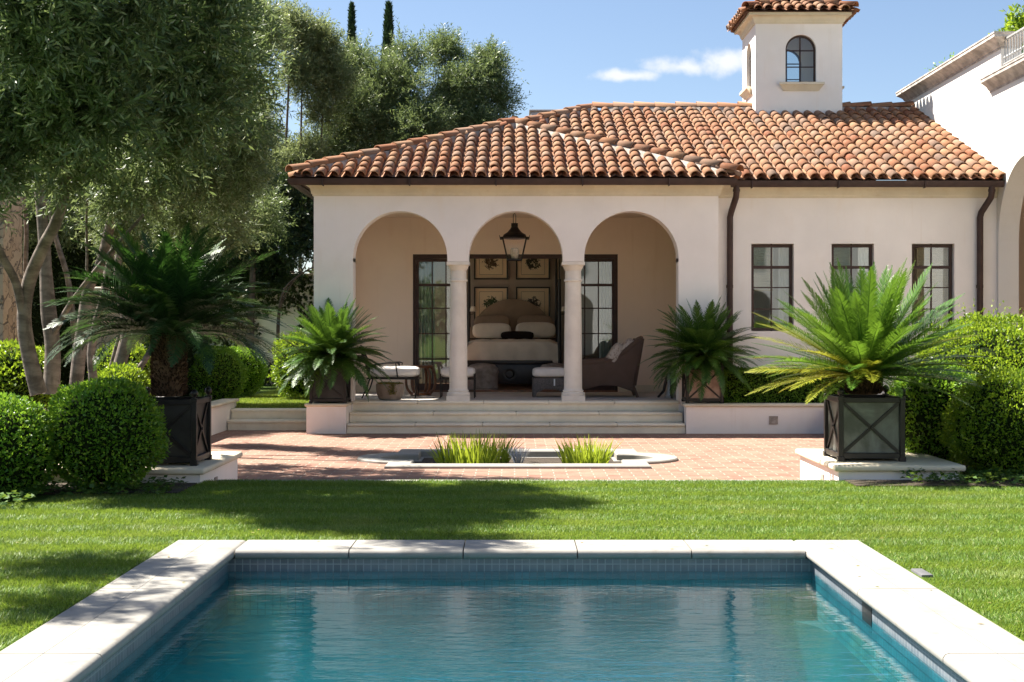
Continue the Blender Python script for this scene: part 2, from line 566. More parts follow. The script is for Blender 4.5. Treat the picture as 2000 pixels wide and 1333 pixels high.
class MB:
    def __init__(self):
        self.v, self.f = [], []

    def add(self, vs, fs):
        o = len(self.v)
        self.v += [tuple(p) for p in vs]
        self.f += [tuple(i + o for i in f) for f in fs]
        return self

    def box(self, x0, x1, y0, y1, z0, z1):
        return self.add([(x0, y0, z0), (x1, y0, z0), (x1, y1, z0), (x0, y1, z0), (x0, y0, z1), (x1, y0, z1), (x1, y1, z1), (x0, y1, z1)],
                        [(0, 3, 2, 1), (4, 5, 6, 7), (0, 1, 5, 4), (1, 2, 6, 5), (2, 3, 7, 6), (3, 0, 4, 7)])

    def tube(self, pts, radii, seg=8, cap=True):
        pts = [Vector(p) for p in pts]
        if isinstance(radii, (int, float)):
            radii = [radii] * len(pts)
        rings = []
        ref = None
        for i, p in enumerate(pts):
            d = (pts[min(i + 1, len(pts) - 1)] - pts[max(i - 1, 0)]).normalized()
            if ref is None:
                ref = d.orthogonal().normalized()
            ref = (ref - d * ref.dot(d)).normalized()
            b = d.cross(ref)
            rings.append([p + (ref * math.cos(2 * math.pi * k / seg) + b * math.sin(2 * math.pi * k / seg)) * radii[i] for k in range(seg)])
        vs = [q for r in rings for q in r]
        fs = []
        for i in range(len(pts) - 1):
            for k in range(seg):
                a, b2 = i * seg + k, i * seg + (k + 1) % seg
                fs.append((a, b2, b2 + seg, a + seg))
        if cap:
            fs.append(tuple(range(seg - 1, -1, -1)))
            fs.append(tuple((len(pts) - 1) * seg + k for k in range(seg)))
        return self.add(vs, fs)

    def bar(self, a, b, w, h=None):
        a, b = Vector(a), Vector(b)
        h = h or w
        d = (b - a).normalized()
        s = d.cross(Vector((0, 0, 1)))
        s = s.normalized() if s.length > 1e-4 else Vector((1, 0, 0))
        u = s.cross(d)
        vs = []
        for p in (a, b):
            for (i, j) in ((-1, -1), (1, -1), (1, 1), (-1, 1)):
                vs.append(p + s * i * w / 2 + u * j * h / 2)
        return self.add(vs, [(0, 3, 2, 1), (4, 5, 6, 7), (0, 1, 5, 4), (1, 2, 6, 5), (2, 3, 7, 6), (3, 0, 4, 7)])

    def lathe(self, prof, c=(0, 0, 0), seg=24, sx=1, sy=1):
        vs, fs = [], []
        for (r, z) in prof:
            for k in range(seg):
                a = 2 * math.pi * k / seg
                vs.append((c[0] + r * sx * math.cos(a), c[1] + r * sy * math.sin(a), c[2] + z))
        for i in range(len(prof) - 1):
            for k in range(seg):
                a, b = i * seg + k, i * seg + (k + 1) % seg
                fs.append((a, b, b + seg, a + seg))
        fs.append(tuple(range(seg - 1, -1, -1)))
        fs.append(tuple((len(prof) - 1) * seg + k for k in range(seg)))
        return self.add(vs, fs)

    def prism(self, poly, fn):
        """poly: 2-D points; fn(u,v,side) -> 3-D for side 0/1"""
        n = len(poly)
        vs = [fn(u, v, 0) for u, v in poly] + [fn(u, v, 1) for u, v in poly]
        fs = [tuple(range(n - 1, -1, -1)), tuple(range(n, 2 * n))]
        fs += [(i, (i + 1) % n, (i + 1) % n + n, i + n) for i in range(n)]
        return self.add(vs, fs)

    def build(self, name, mat, parent=None, bevel=0, segs=2, smooth=False, loc=None, weld=False, displace=0):
        me = bpy.data.meshes.new(name)
        me.from_pydata(self.v, [], self.f)
        bm = bmesh.new()
        bm.from_mesh(me)
        if weld:
            bmesh.ops.remove_doubles(bm, verts=bm.verts, dist=1e-4)
        bmesh.ops.recalc_face_normals(bm, faces=bm.faces)
        if bevel:
            ed = [e for e in bm.edges if len(e.link_faces) == 2 and e.calc_face_angle(0) > R(30)]
            bmesh.ops.bevel(bm, geom=ed, offset=bevel, segments=segs, profile=.5, affect='EDGES', clamp_overlap=True)
        bm.to_mesh(me)
        bm.free()
        if smooth or bevel:
            me.shade_smooth()
            try:
                me.set_sharp_from_angle(angle=R(38))
            except Exception:
                pass
        me.materials.append(MT[mat] if isinstance(mat, str) else mat)
        o = bpy.data.objects.new(name, me)
        if loc:
            o.location = loc
        return link(o, parent)


def np_mesh(name, V, F, mat, parent=None, smooth=False):
    V = np.asarray(V, np.float32)
    F = np.asarray(F, np.int32)
    me = bpy.data.meshes.new(name)
    k = F.shape[1]
    me.vertices.add(len(V))
    me.vertices.foreach_set('co', V.ravel())
    me.loops.add(F.size)
    me.loops.foreach_set('vertex_index', F.ravel())
    me.polygons.add(len(F))
    me.polygons.foreach_set('loop_start', np.arange(0, F.size, k, dtype=np.int32))
    me.update(calc_edges=True)
    me.validate()
    if smooth:
        me.shade_smooth()
    me.materials.append(MT[mat] if isinstance(mat, str) else mat)
    return link(bpy.data.objects.new(name, me), parent)


def unit(a):
    return a / np.maximum(np.linalg.norm(a, axis=1, keepdims=True), 1e-9)


def leaf_arrays(P, D, L, W, rng, droop=.0, upbias=0.):
    """one folded diamond leaf per row"""
    n = len(P)
    D = unit(D)
    rv = rng.normal(size=(n, 3))
    rv[:, 2] += upbias
    S = unit(np.cross(D, rv))
    N = np.cross(S, D)
    L = np.broadcast_to(L, (n,)).reshape(-1, 1)
    W = np.broadcast_to(W, (n,)).reshape(-1, 1)
    mid = P + D * L * .45 + N * L * .05
    tip = P + D * L
    tip[:, 2] -= (L[:, 0] * droop)
    V = np.stack([P, mid + S * W * .5, tip, mid - S * W * .5], 1).reshape(-1, 3)
    F = np.arange(4 * n).reshape(n, 4)
    return V, F


def arch_wall(mb, u0, u1, z0, z1, fn, openings, seg=28):
    """wall in the (u,z) plane with thickness; fn(u,z,side); openings: (ul,ur,zb,zs,r|None); arch springs at zs"""
    def quad(a, b, c, d):
        mb.add([fn(*a, 0), fn(*b, 0), fn(*c, 0), fn(*d, 0), fn(*a, 1), fn(*b, 1), fn(*c, 1), fn(*d, 1)], [(0, 1, 2, 3), (7, 6, 5, 4)])

    def side(a, b):
        mb.add([fn(*a, 0), fn(*b, 0), fn(*b, 1), fn(*a, 1)], [(0, 1, 2, 3)])
    u = u0
    for (ul, ur, zb, zs, r) in sorted(openings):
        if ul > u:
            quad((u, z0), (ul, z0), (ul, z1), (u, z1))
            side((u, z0), (ul, z0))
        if zb > z0 + 1e-6:
            quad((ul, z0), (ur, z0), (ur, zb), (ul, zb))
            side((ul, zb), (ur, zb))
        side((ul, zb), (ul, zs))
        side((ur, zs), (ur, zb))
        if r:
            c = (ul + ur) / 2
            hw = (ur - ul) / 2
            pts = [(c - hw * math.cos(math.pi * k / seg), zs + r * math.sin(math.pi * k / seg)) for k in range(seg + 1)]
        else:
            pts = [(ul, zs), (ur, zs)]
        for a, b in zip(pts[:-1], pts[1:]):
            quad(a, b, (b[0], z1), (a[0], z1))
            side(b, a)
        u = ur
    if u < u1:
        quad((u, z0), (u1, z0), (u1, z1), (u, z1))
        side((u, z0), (u1, z0))
    side((u0, z0), (u0, z1))
    side((u1, z0), (u1, z1))
    side((u0, z1), (u1, z1))


def dup(root, loc, rotz=None, label=None, group=None, scale=None, mats=None):
    r = root.copy()
    COL.objects.link(r)
    r.location = loc
    if rotz is not None:
        r.rotation_euler = (0, 0, rotz)
    if scale:
        r.scale = (scale,) * 3 if isinstance(scale, (int, float)) else scale
    if label:
        r['label'] = label
    if group:
        r['group'] = group
    for ch in list(root.children):
        c = ch.copy()
        COL.objects.link(c)
        c.parent = r
        for g in list(ch.children):
            d = g.copy()
            COL.objects.link(d)
            d.parent = c
    return r


# ================================================================== GROUND LEVELS
LAWN = .20      # lawn and pool coping level; the paved court lies at 0
PORCH = .48     # porch floor
GARD = .33      # upper garden grass
ROOM = .50

# ------------------------------------------------------------------ lawn, court, beds
PX0, PX1, PY1 = -1.845, 1.92, 9.10     # pool lip
CX0, CX1, CY1 = -2.32, 2.37, 9.55      # coping outer edge
PY0, CY0 = 1.9, 1.4
mb = MB()


def sheet(m, x0, x1, y0, y1, z):
    m.add([(x0, y0, z), (x1, y0, z), (x1, y1, z), (x0, y1, z)], [(0, 1, 2, 3)])


zl = LAWN - .004
sheet(mb, -300, CX0 + .03, -300, CY1, zl)
sheet(mb, CX1 - .03, 300, -300, CY1, zl)
sheet(mb, CX0 + .03, CX1 - .03, -300, CY0 + .03, zl)
sheet(mb, -300, 300, CY1, 13.30, zl)
mb.add([(-300, 13.3, zl), (300, 13.3, zl), (300, 13.3, -.3), (-300, 13.3, -.3)], [(0, 1, 2, 3)])
tag(mb.build('lawn', 'lawn'), kind='structure')
mb = MB()
sheet(mb, -300, 300, 13.3, 400, -.06)
tag(mb.build('ground', 'soil'), kind='structure')
# paved court, its sheet cut out round the pond
PCX, PCY = .04, 17.62


def pond_outline(o, n=14):
    a, b, r, c = 1.59 - o, 1.18 - o, .68 - o, 1.36
    h = math.sqrt(max(r * r - (a - c) ** 2, .001))
    h0 = math.atan2(h, a - c)
    pts = [(PCX + a, PCY - b)]
    for k in range(n + 1):
        t = -h0 + 2 * h0 * k / n
        pts.append((PCX + c + r * math.cos(t), PCY + r * math.sin(t)))
    pts += [(PCX + a, PCY + b), (PCX - a, PCY + b)]
    for k in range(n + 1):
        t = math.pi - h0 + 2 * h0 * k / n
        pts.append((PCX - c + r * math.cos(t), PCY + r * math.sin(t)))
    pts.append((PCX - a, PCY - b))
    return pts


TX0, TX1, TY0, TY1 = -4.74, 4.95, 13.30, 23.0
op = pond_outline(.15)
bm = bmesh.new()
ov = [bm.verts.new((x, y, 0)) for x, y in ((TX0, TY0), (TX1, TY0), (TX1, TY1), (TX0, TY1))]
iv = [bm.verts.new((x, y, 0)) for x, y in op]
es = [bm.edges.new((ov[i], ov[(i + 1) % 4])) for i in range(4)] + [bm.edges.new((iv[i], iv[(i + 1) % len(iv)])) for i in range(len(iv))]
bmesh.ops.triangle_fill(bm, edges=es, use_beauty=True)
me = bpy.data.meshes.new('paved_court')
bm.to_mesh(me)
bm.free()
me.materials.append(MT['paving'])
tag(link(bpy.data.objects.new('paved_court', me)), kind='structure')
for p in me.polygons:
    pass
# stone edging where the lawn steps down to the court
mb = MB().box(-2.9, 3.06, 13.30, 13.46, -.02, LAWN - .006)
tag(mb.build('edging_strip', 'coping', bevel=.012), kind='structure')

# upper garden on the left, beds
mb = MB()
sheet(mb, -14, -3.30, 23.1, 33.0, GARD)
sheet(mb, -14, -5.0, 15.2, 23.1, GARD + .02)
tag(mb.build('upper_garden', 'lawn'), kind='structure')
mb = MB()
mb.box(-14, -4.90, 14.9, 23.0, -.05, GARD + .03)
mb.box(-14, -4.6, 11.7, 14.9, -.05, LAWN + .02)
mb.box(-4.6, -2.98, 12.2, 12.98, .1, LAWN + .015)
tag(mb.build('planting_bed', 'soil'), kind='structure')
mb = MB()
mb.box(4.96, 8.0, 15.2, 23.0, -.05, .40)
mb.box(4.75, 8.0, 13.2, 15.2, .1, LAWN + .02)
mb.box(3.16, 4.75, 12.75, 13.24, .1, LAWN + .015)
mb.box(2.8, 8.0, 22.2, 23.04, .1, PORCH - .06)
tag(mb.build('border_bed', 'soil'), kind='structure')

# ------------------------------------------------------------------ swimming pool
pool = thing('swimming_pool', 'rectangular swimming pool with pale stone coping and blue mosaic walls', 'swimming pool', (0, 5, 0))
pool.location = (0, 0, 0)
WZ = LAWN - .136


def coping_seg(name, prof_a, prof_b, a, b, axis, joint=True):
    pass


def nose(w, th, r=.03, n=5):
    """profile from outer edge (0) to lip (w), top at 0"""
    p = [(0, -th), (0, 0)]
    for k in range(n + 1):
        t = math.pi / 2 - math.pi * k / n
        p.append((w - th / 2 + th / 2 * math.cos(t), -th / 2 + th / 2 * math.sin(t)))
    return p


TH = .062
# far run, mitred into stones; side runs
wf = CY1 - PY1
prof = nose(wf, TH)
nst = 5
xs = np.linspace(PX0, PX1, nst + 1)
for i in range(nst):
    m = MB()
    m.prism(prof, lambda u, v, s, a=xs[i] + .002, b=xs[i + 1] - .002: (a + .002 if s == 0 else b - .002, CY1 - u, LAWN + v))
    m.build('coping_stone', 'coping', pool, smooth=True)
for (xo, xl, sgn) in ((CX0, PX0, 1), (CX1, PX1, -1)):
    prof = nose(abs(xl - xo), TH)
    ys = [CY0, 2.6, 3.8, 5.0, 6.2, 7.75, CY1]
    for a, b in zip(ys[:-1], ys[1:]):
        m = MB()
        split = .21
        x_a, x_b = sorted((xo, xo + sgn * (split - .003)))
        m.box(x_a, x_b, a + .004, b - .004, LAWN - TH, LAWN)
        m.prism([(max(u, split), v) for u, v in prof], lambda u, v, s, a=a, b=b, xo=xo, sgn=sgn: (xo + sgn * u, a + .004 if s == 0 else b - .004, LAWN + v))
        m.build('coping_stone', 'coping', pool, smooth=True)
m = MB().box(PX0, PX1, CY0, PY0, LAWN - TH, LAWN)
m.build('coping_stone', 'coping', pool, bevel=.02)
# mortar bed under coping and walls
WX0, WX1, WY1 = PX0 - .05, PX1 + .05, PY1 + .05
m = MB()
bz = WZ - .11
zt = LAWN - TH - .002


def vq(m, a, b, z0, z1):
    m.add([(*a, z0), (*b, z0), (*b, z1), (*a, z1)], [(0, 1, 2, 3)])


for (a, b) in (((WX0, WY1), (WX1, WY1)), ((WX0, PY0), (WX0, WY1)), ((WX1, WY1), (WX1, PY0)), ((WX1, PY0), (WX0, PY0))):
    vq(m, a, b, WZ - .012, zt)
m.build('tile_band', 'mosaic_band', pool)
m = MB()
for (a, b) in (((WX0, WY1), (WX1, WY1)), ((WX0, PY0), (WX0, WY1)), ((WX1, WY1), (WX1, PY0)), ((WX1, PY0), (WX0, PY0))):
    vq(m, a, b, WZ - .30, WZ - .012)
m.build('underwater_tile', 'mosaic_deep', pool)
m = MB()
rings = [(0, WZ - .30), (.002, WZ - .304), (.004, WZ - .7)] + [(.75 * (1 - math.cos(math.pi / 2 * k / 8)), WZ - .7 - .75 * math.sin(math.pi / 2 * k / 8)) for k in range(1, 9)]
for (d, z) in rings:
    r = .001 if d == 0 else .55
    for (cx, cy, a0) in ((WX1, WY1, 0), (WX0, WY1, 90), (WX0, PY0, 180), (WX1, PY0, 270)):
        sx, sy = (1 if cx == WX1 else -1), (1 if cy == WY1 else -1)
        for q in range(5):
            t = R(a0 + 90 * q / 4)
            m.v.append((cx - sx * (d + r) + r * math.cos(t), cy - sy * (d + r) + r * math.sin(t), z))
nr = 20
for k in range(len(rings) - 1):
    for q in range(nr):
        m.f.append((k * nr + q, k * nr + (q + 1) % nr, (k + 1) * nr + (q + 1) % nr, (k + 1) * nr + q))
m.f.append(tuple((len(rings) - 1) * nr + q for q in range(nr)))
m.build('basin', 'pool_plaster', pool, smooth=True)
# skimmer mouth in the right wall and a grey lid in the grass
m = MB().box(WX1 - .004, WX1 + .08, 7.62, 7.82, WZ - .05, zt - .004)
m.build('skimmer_mouth', 'planter_panel', pool)
m = MB().box(CX1 + .02, CX1 + .09, 8.12, 8.34, LAWN - .05, LAWN + .012)
tag(m.build('skimmer_lid', 'dark_stone', bevel=.005), 'small grey skimmer lid set in the grass beside the right pool coping', 'lid')
# mortar under the coping
m = MB()
m.box(CX0 + .01, WX0 - .001, CY0, CY1 - .01, .0, zt)
m.box(WX1 + .001, CX1 - .01, CY0, CY1 - .01, .0, zt)
m.box(WX0 - .001, WX1 + .001, WY1 + .002, CY1 - .01, .0, zt)
m.build('mortar_bed', 'mortar', pool)
m = MB()
sheet(m, WX0, WX1, PY0, WY1, WZ)
tag(m.build('water', 'pool_water'), kind='structure')
# the body of the water: faint scattering and absorption
t = NT('water_body')
vs_ = t.n('ShaderNodeVolumeScatter', {'Color': (.03, .50, .66, 1), 'Density': .15}).outputs[0]
va_ = t.n('ShaderNodeVolumeAbsorption', {'Color': (.25, .84, .90, 1), 'Density': .22}).outputs[0]
t.t.links.new(t.n('ShaderNodeAddShader', {0: vs_, 1: va_}).outputs[0], t.out.inputs['Volume'])
MT['water_body'] = t.m
tag(MB().box(WX0 - .02, WX1 + .02, PY0 - .02, WY1 + .02, -1.6, WZ - .004).build('water_body', 'water_body'), kind='structure')

# ------------------------------------------------------------------ pond
pond = thing('garden_pond', 'long shallow pond with rounded ends and white stone rim in the brick court', 'pond')
o1, i1 = pond_outline(0), pond_outline(.30)
n = len(o1)
m = MB()
rz = .035
vs = [(x, y, -.02) for x, y in o1] + [(x, y, rz - .012) for x, y in o1] + [(x, y, rz) for x, y in pond_outline(.014)] \
    + [(x, y, rz) for x, y in pond_outline(.285)] + [(x, y, rz - .015) for x, y in i1] + [(x, y, -.045) for x, y in i1] + [(x, y, -.055) for x, y in pond_outline(.34)]
fs = []
for k in range(6):
    for i in range(n):
        j = (i + 1) % n
        fs.append((k * n + i, k * n + j, (k + 1) * n + j, (k + 1) * n + i))
m.add(vs, fs)
m.build('rim', 'coping', pond, smooth=True)
w1 = pond_outline(.34)
m = MB()
m.add([(x, y, -.055) for x, y in w1] + [(x, y, -.5) for x, y in w1], [(i, (i + 1) % n, (i + 1) % n + n, i + n) for i in range(n)])
m.add([(x, y, -.5) for x, y in w1], [tuple(range(n))])
m.build('basin', simple('pond_wall', (.20, .20, .20), .7, .4, 9, .1), pond)
m = MB().add([(x, y, -.13) for x, y in w1], [tuple(range(n))])
tag(m.build('pond_water', 'pond_water'), kind='structure')


def iris_clump(cx, cy, rx, ry, nblades, h, label, seed):
    rng = np.random.default_rng(seed)
    V, F = [], []
    for i in range(nblades):
        t = rng.uniform(0, 2 * math.pi)
        r = math.sqrt(rng.uniform(0, 1))
        x, y = cx + rx * r * math.cos(t), cy + ry * r * math.sin(t)
        L = h * rng.uniform(.5, 1.1)
        lean = rng.normal(0, .16, 2) + np.array([math.cos(t) * r * .28, math.sin(t) * r * .12])
        w = rng.uniform(.008, .015)
        a = rng.uniform(0, math.pi)
        s = np.array([math.cos(a), math.sin(a), 0]) * w
        b = len(V)
        for k in range(4):
            q = k / 3
            p = np.array([x + lean[0] * L * q ** 1.6, y + lean[1] * L * q ** 1.6, -.17 + L * (q - .12 * q * q * abs(lean).sum() * 2)])
            ww = (1, 1.0, .7, .08)[k]
            V += [p - s * ww, p + s * ww]
        for k in range(3):
            F.append((b + 2 * k, b + 2 * k + 1, b + 2 * k + 3, b + 2 * k + 2))
    o = np_mesh('iris_plant', V, F, 'iris_leaf')
    return tag(o, label, 'water plant', 'iris clumps in the pond')


iris_clump(-.52, 17.55, .42, .36, 380, .53, 'wide clump of green iris blades in the left part of the pond', 3)
iris_clump(.90, 17.55, .27, .30, 270, .48, 'narrower yellow-green iris clump standing alone in the right part of the pond', 4)
# bubbling jet
rng = np.random.default_rng(9)
m = MB()
for i in range(80):
    a = rng.uniform(0, 2 * math.pi)
    s = rng.uniform(.25, 1)
    pts = []
    for k in range(5):
        q = k / 4
        pts.append((.05 + s * .17 * q * math.cos(a), 17.5 + s * .17 * q * math.sin(a), -.13 + .31 * q - .03 * q * q * s))
    m.tube(pts, [.004, .0035, .003, .0025, .0015], 4, False)
for i in range(260):
    a, s, q = rng.uniform(0, 6.28), rng.uniform(.4, 1.1), rng.uniform(.6, 1.1)
    c = np.array((.05 + s * .17 * q * math.cos(a), 17.5 + s * .2 * q * math.sin(a), -.13 + .31 * q - .05 * q * q))
    r = .003
    m.add([c + (r, 0, 0), c + (-r, 0, 0), c + (0, r, 0), c + (0, -r, 0), c + (0, 0, r), c + (0, 0, -r)],
          [(0, 2, 4), (2, 1, 4), (1, 3, 4), (3, 0, 4), (2, 0, 5), (1, 2, 5), (3, 1, 5), (0, 3, 5)])
tag(m.build('fountain_jet', 'jet_water'), 'flared spray of water rising from the pond between the iris clumps', 'fountain')


# ------------------------------------------------------------------ low walls, pedestals, steps
def capped(name, label, cat, x0, x1, y0, y1, z0, z1, cap=.055, over=.045, wallmat='stucco', group=None, capmat='limestone'):
    t = thing(name, label, cat, ((x0 + x1) / 2, (y0 + y1) / 2, z0), group=group)
    ox, oy, oz = t.location
    MB().box(x0 - ox, x1 - ox, y0 - oy, y1 - oy, 0, z1 - cap - oz).build('wall', wallmat, t)
    MB().box(x0 - over - ox, x1 + over - ox, y0 - over - oy, y1 + over - oy, z1 - cap - oz + .001, z1 - oz).build('coping', capmat, t, bevel=.022, segs=3)
    return t


NZ = .345
ped_l = capped('pedestal', 'low stuccoed block with stone cap carrying the dark planter beside the round boxwoods', 'pedestal', -4.5, -2.97, 13.05, 14.82, -.05, NZ, .06, .05)
ped_r = capped('pedestal', 'sunlit low block with stone cap carrying the grey planter with the large palm', 'pedestal', 3.13, 4.30, 13.35, 15.15, -.05, NZ, .06, .05)
for p, sx in ((ped_l, 1.53 / 2), (ped_r, -.585)):
    MB().box(sx - .012, sx + .012, -.27, -.15, .14, .24).build('vent', 'mortar', p)
capped('pedestal', 'square stuccoed block at the left end of the porch steps under a black planter', 'pedestal', -3.31, -2.68, 21.98, 22.69, -.05, PORCH, .05, .03)
lw = capped('retaining_wall', 'low pinkish wall with stone cap running right from the porch steps below the hedge', 'low wall', 2.73, 5.9, 21.98, 22.25, -.05, PORCH - .005, .05, .035)
MB().box(-.27, -.13, -.15, -.12, .20, .33).build('vent', 'mortar', lw)
capped('retaining_wall', 'low pale wall with stone cap running back to the garden steps on the left', 'low wall', -4.95, -4.74, 15.2, 23.55, -.05, PORCH, .05, .05)
capped('retaining_wall', 'low wall along the right edge of the brick court behind the large planter', 'low wall', 4.96, 5.16, 15.3, 21.9, -.05, .43, .05, .03)

st = thing('porch_steps', 'three wide cream stone steps rising to the arched porch', 'steps', (0, 22.3, 0))
for k, (y, z) in enumerate(((22.0, .16), (22.35, .32), (22.70, .48))):
    m = MB()
    m.box(-2.67, 2.72, y + .03 - 22.3, 23.0 - 22.3, (z - .16 if k else -.05) + (.001 if k else 0), z - .05)
    m.build('riser', 'step_stone', st)
    xs = np.linspace(-2.67, 2.72, 6) if k != 1 else np.linspace(-2.67, 2.72, 5)
    for a, b in zip(xs[:-1], xs[1:]):
        MB().box(a + .001, b - .001, y - 22.3, (y + .36 if k < 2 else 23.15) - 22.3, z - .049, z).build('tread', 'step_stone', st, bevel=.02, segs=3)

gs = thing('garden_steps', 'two short stone steps leading up to the grass left of the house', 'steps', (-4.0, 22.9, 0))
for k, (y, z) in enumerate(((22.72, .165), (23.02, GARD))):
    MB().box(-.72, .69, y + .025 - 22.9, 23.3 - 22.9, (-.05 if k == 0 else .166), z - .05).build('riser', 'step_stone', gs)
    MB().box(-.73 + (0 if k else 0), .70, y - 22.9, (y + .31) - 22.9, z - .049, z + .002).build('tread', 'step_stone', gs, bevel=.02, segs=3)

# ================================================================== POOL HOUSE
WY = 22.72       # arcade front
MWY = 23.07      # right wing front
BY = 26.10       # porch back wall
EZ = 4.12        # eave
TANP = .376
WX_MAIN = 8.05
house = thing('pool_house', 'cream stucco pool house with three arches and a red barrel tile roof', 'house', (0, WY, 0))
HO = Vector((0, WY, 0))


def hb(mb_, name, mat, parent=None, **k):
    """build a part of the pool house from world coordinates"""
    mb_.v = [(x - HO.x, y - HO.y, z - HO.z) for x, y, z in mb_.v]
    return mb_.build(name, mat, parent or house, **k)


A1, A2, A3, AR = -1.88, .02, 1.92, .775
ZS, ZT = 2.83, EZ + .02
front = lambda y0, y1: (lambda u, z, s: (u, y0 if s == 0 else y1, z))
m = MB()
m.box(-3.30, A1 - AR, WY, WY + .36, 0, ZT)
m.box(A3 + AR, 3.35, WY, WY + .36, 0, ZT)
arch_wall(m, A1 - AR + .0005, A3 + AR - .0005, 2.775, ZT, front(WY, WY + .36),
          [(c - AR + (.0005 if c == A1 else 0), c + AR - (.0005 if c == A3 else 0), 2.775, ZS, AR) for c in (A1, A2, A3)])
# left side wall of the porch with its own arch, right return, then the room behind
arch_wall(m, WY + .361, BY + .3, 0, ZT, lambda u, z, s: (-3.30 if s == 0 else -3.0, u, z), [(23.75, 25.45, PORCH, 2.7, .8)])
arch_wall(m, BY + .301, 31.2, 0, ZT, lambda u, z, s: (-3.30 if s == 0 else -3.0, u, z), [(26.7, 30.7, .8, 3.5, None)])  # wide unseen side opening added to let daylight into the bedroom
m.box(3.05, 3.35, WY + .361, BY + .3, 0, ZT)
hb(m, 'arcade_wall', 'stucco')
# right wing
WIN = [(3.95, 4.66), (5.29, 6.00), (6.63, 7.34)]
m = MB()
arch_wall(m, 3.351, WX_MAIN - .002, 0, ZT, front(MWY, MWY + .3), [(a, b, 1.63, 3.09, None) for a, b in WIN])
hb(m, 'wing_wall', 'stucco')
# porch back wall (inside colour), ceiling and floor
m = MB()
arch_wall(m, -2.999, 3.049, PORCH - .1, ZT, front(BY, BY + .25), [(-1.92, 1.95, PORCH - .1, 3.08, None)])
hb(m, 'porch_back_wall', 'stucco_porch')
m = MB().box(-2.999, 3.049, WY + .362, BY - .001, 3.77, 3.86)
hb(m, 'porch_ceiling', 'stucco_porch')
m = MB().box(-2.999, 3.049, 23.151, BY + .25, PORCH - .2, PORCH - .003)
hb(m, 'porch_floor', 'floor_stone')
hb(MB().box(1.96, 3.04, BY - .02, BY - .001, PORCH, PORCH + .13), 'skirting', 'limestone')
hb(MB().box(-2.99, -1.93, BY - .02, BY - .001, PORCH, PORCH + .13), 'skirting', 'limestone')
# bedroom shell
m = MB()
arch_wall(m, -2.999, 3.3, 0, ZT, front(30.95, 31.2), [(-2.95, -2.25, 1.0, 3.3, None), (2.3, 3.0, 1.0, 3.3, None)])  # two unseen back openings added so sunlight bounces round the bedroom
m.box(3.05, 3.3, BY + .251, 30.949, 0, ZT)
m.box(-2.999, 3.049, BY + .251, 30.949, 3.62, 3.7)
hb(m, 'bedroom_wall', 'plaster_room')
m = MB().box(-2.999, 3.049, BY + .251, 30.949, ROOM - .2, ROOM)
hb(m, 'bedroom_floor', 'wood_floor')
m = MB().box(-1.92, 1.95, BY + .02, BY + .23, PORCH - .05, ROOM + .012)
hb(m, 'threshold', 'brown_wood')
# wing interior and back
m = MB().box(3.36, WX_MAIN, 27.0, 27.2, 0, ZT)
m.box(3.36, WX_MAIN, MWY + .31, 26.99, .3, .45)
m.box(3.36, WX_MAIN, MWY + .31, 26.99, 3.6, 3.7)
hb(m, 'wing_inner_wall', 'stucco_white')


def cornice_prof(h, p):
    """cavetto cornice: (projection, height)"""
    pr = [(0, 0), (.02, 0), (.02, .025), (.035, .035)]
    for k in range(7):
        t = math.pi / 2 * k / 6
        pr.append((.04 + (p - .06) * (1 - math.cos(t)), .05 + (h - .10) * math.sin(t)))
    pr += [(p, h - .05), (p, h), (0, h)]
    return pr


def sweep(mb_, path, prof, closed=False):
    """path of (x,y) walked with the wall on the right; prof (out,z)"""
    n = len(path)
    rings = []
    for i in range(n):
        p = Vector(path[i])
        d0 = (Vector(path[i]) - Vector(path[i - 1])).normalized() if (i > 0 or closed) else None
        d1 = (Vector(path[(i + 1) % n]) - Vector(path[i])).normalized() if (i < n - 1 or closed) else None
        d0 = d0 or d1
        d1 = d1 or d0
        n0 = Vector((d0.y, -d0.x))
        n1 = Vector((d1.y, -d1.x))
        mm = (n0 + n1)
        mm = mm / max(mm.dot(n0), .2)
        rings.append([(p.x + mm.x * o, p.y + mm.y * o, z) for o, z in prof])
    k = len(prof)
    vs = [q for r in rings for q in r]
    fs = []
    for i in range(n if closed else n - 1):
        a, b = i * k, ((i + 1) % n) * k
        for j in range(k - 1):
            fs.append((a + j, b + j, b + j + 1, a + j + 1))
    if not closed:
        fs += [tuple(range(k)), tuple((n - 1) * k + j for j in range(k - 1, -1, -1))]
    mb_.add(vs, fs)


cp = [(o, 3.85 + z) for o, z in cornice_prof(.255, .17)]
m = MB()
sweep(m, [(-3.301, 31.2), (-3.301, WY - .001), (3.351, WY - .001), (3.351, MWY - .001), (WX_MAIN - .003, MWY - .001)], cp)
hb(m, 'cornice', 'limestone', smooth=True)

# gutters and downpipes
GZ = EZ - .035
gp = [(0, 0), (-.02, -.04), (.01, -.085), (.07, -.085), (.095, -.05), (.105, .015), (.09, .015), (.08, -.035), (.02, -.035), (.012, 0)]
m = MB()
gprof = [(o, GZ + z) for o, z in gp]
sweep(m, [(-3.57, 31.2), (-3.57, 22.44), (3.60, 22.44)], gprof)
hb(m, 'gutter', 'bronze', smooth=True)
m = MB()
sweep(m, [(3.56, 22.78), (WX_MAIN - .01, 22.78)], gprof)
hb(m, 'gutter', 'bronze', smooth=True)
for x in np.arange(-3.1, 3.5, 1.4):
    hb(MB().box(x - .008, x + .008, 22.30, 22.45, GZ - .10, GZ + .018), 'gutter_bracket', 'bronze')
for x in np.arange(3.9, 8, 1.42):
    hb(MB().box(x - .008, x + .008, 22.66, 22.80, GZ - .10, GZ + .018), 'gutter_bracket', 'bronze')
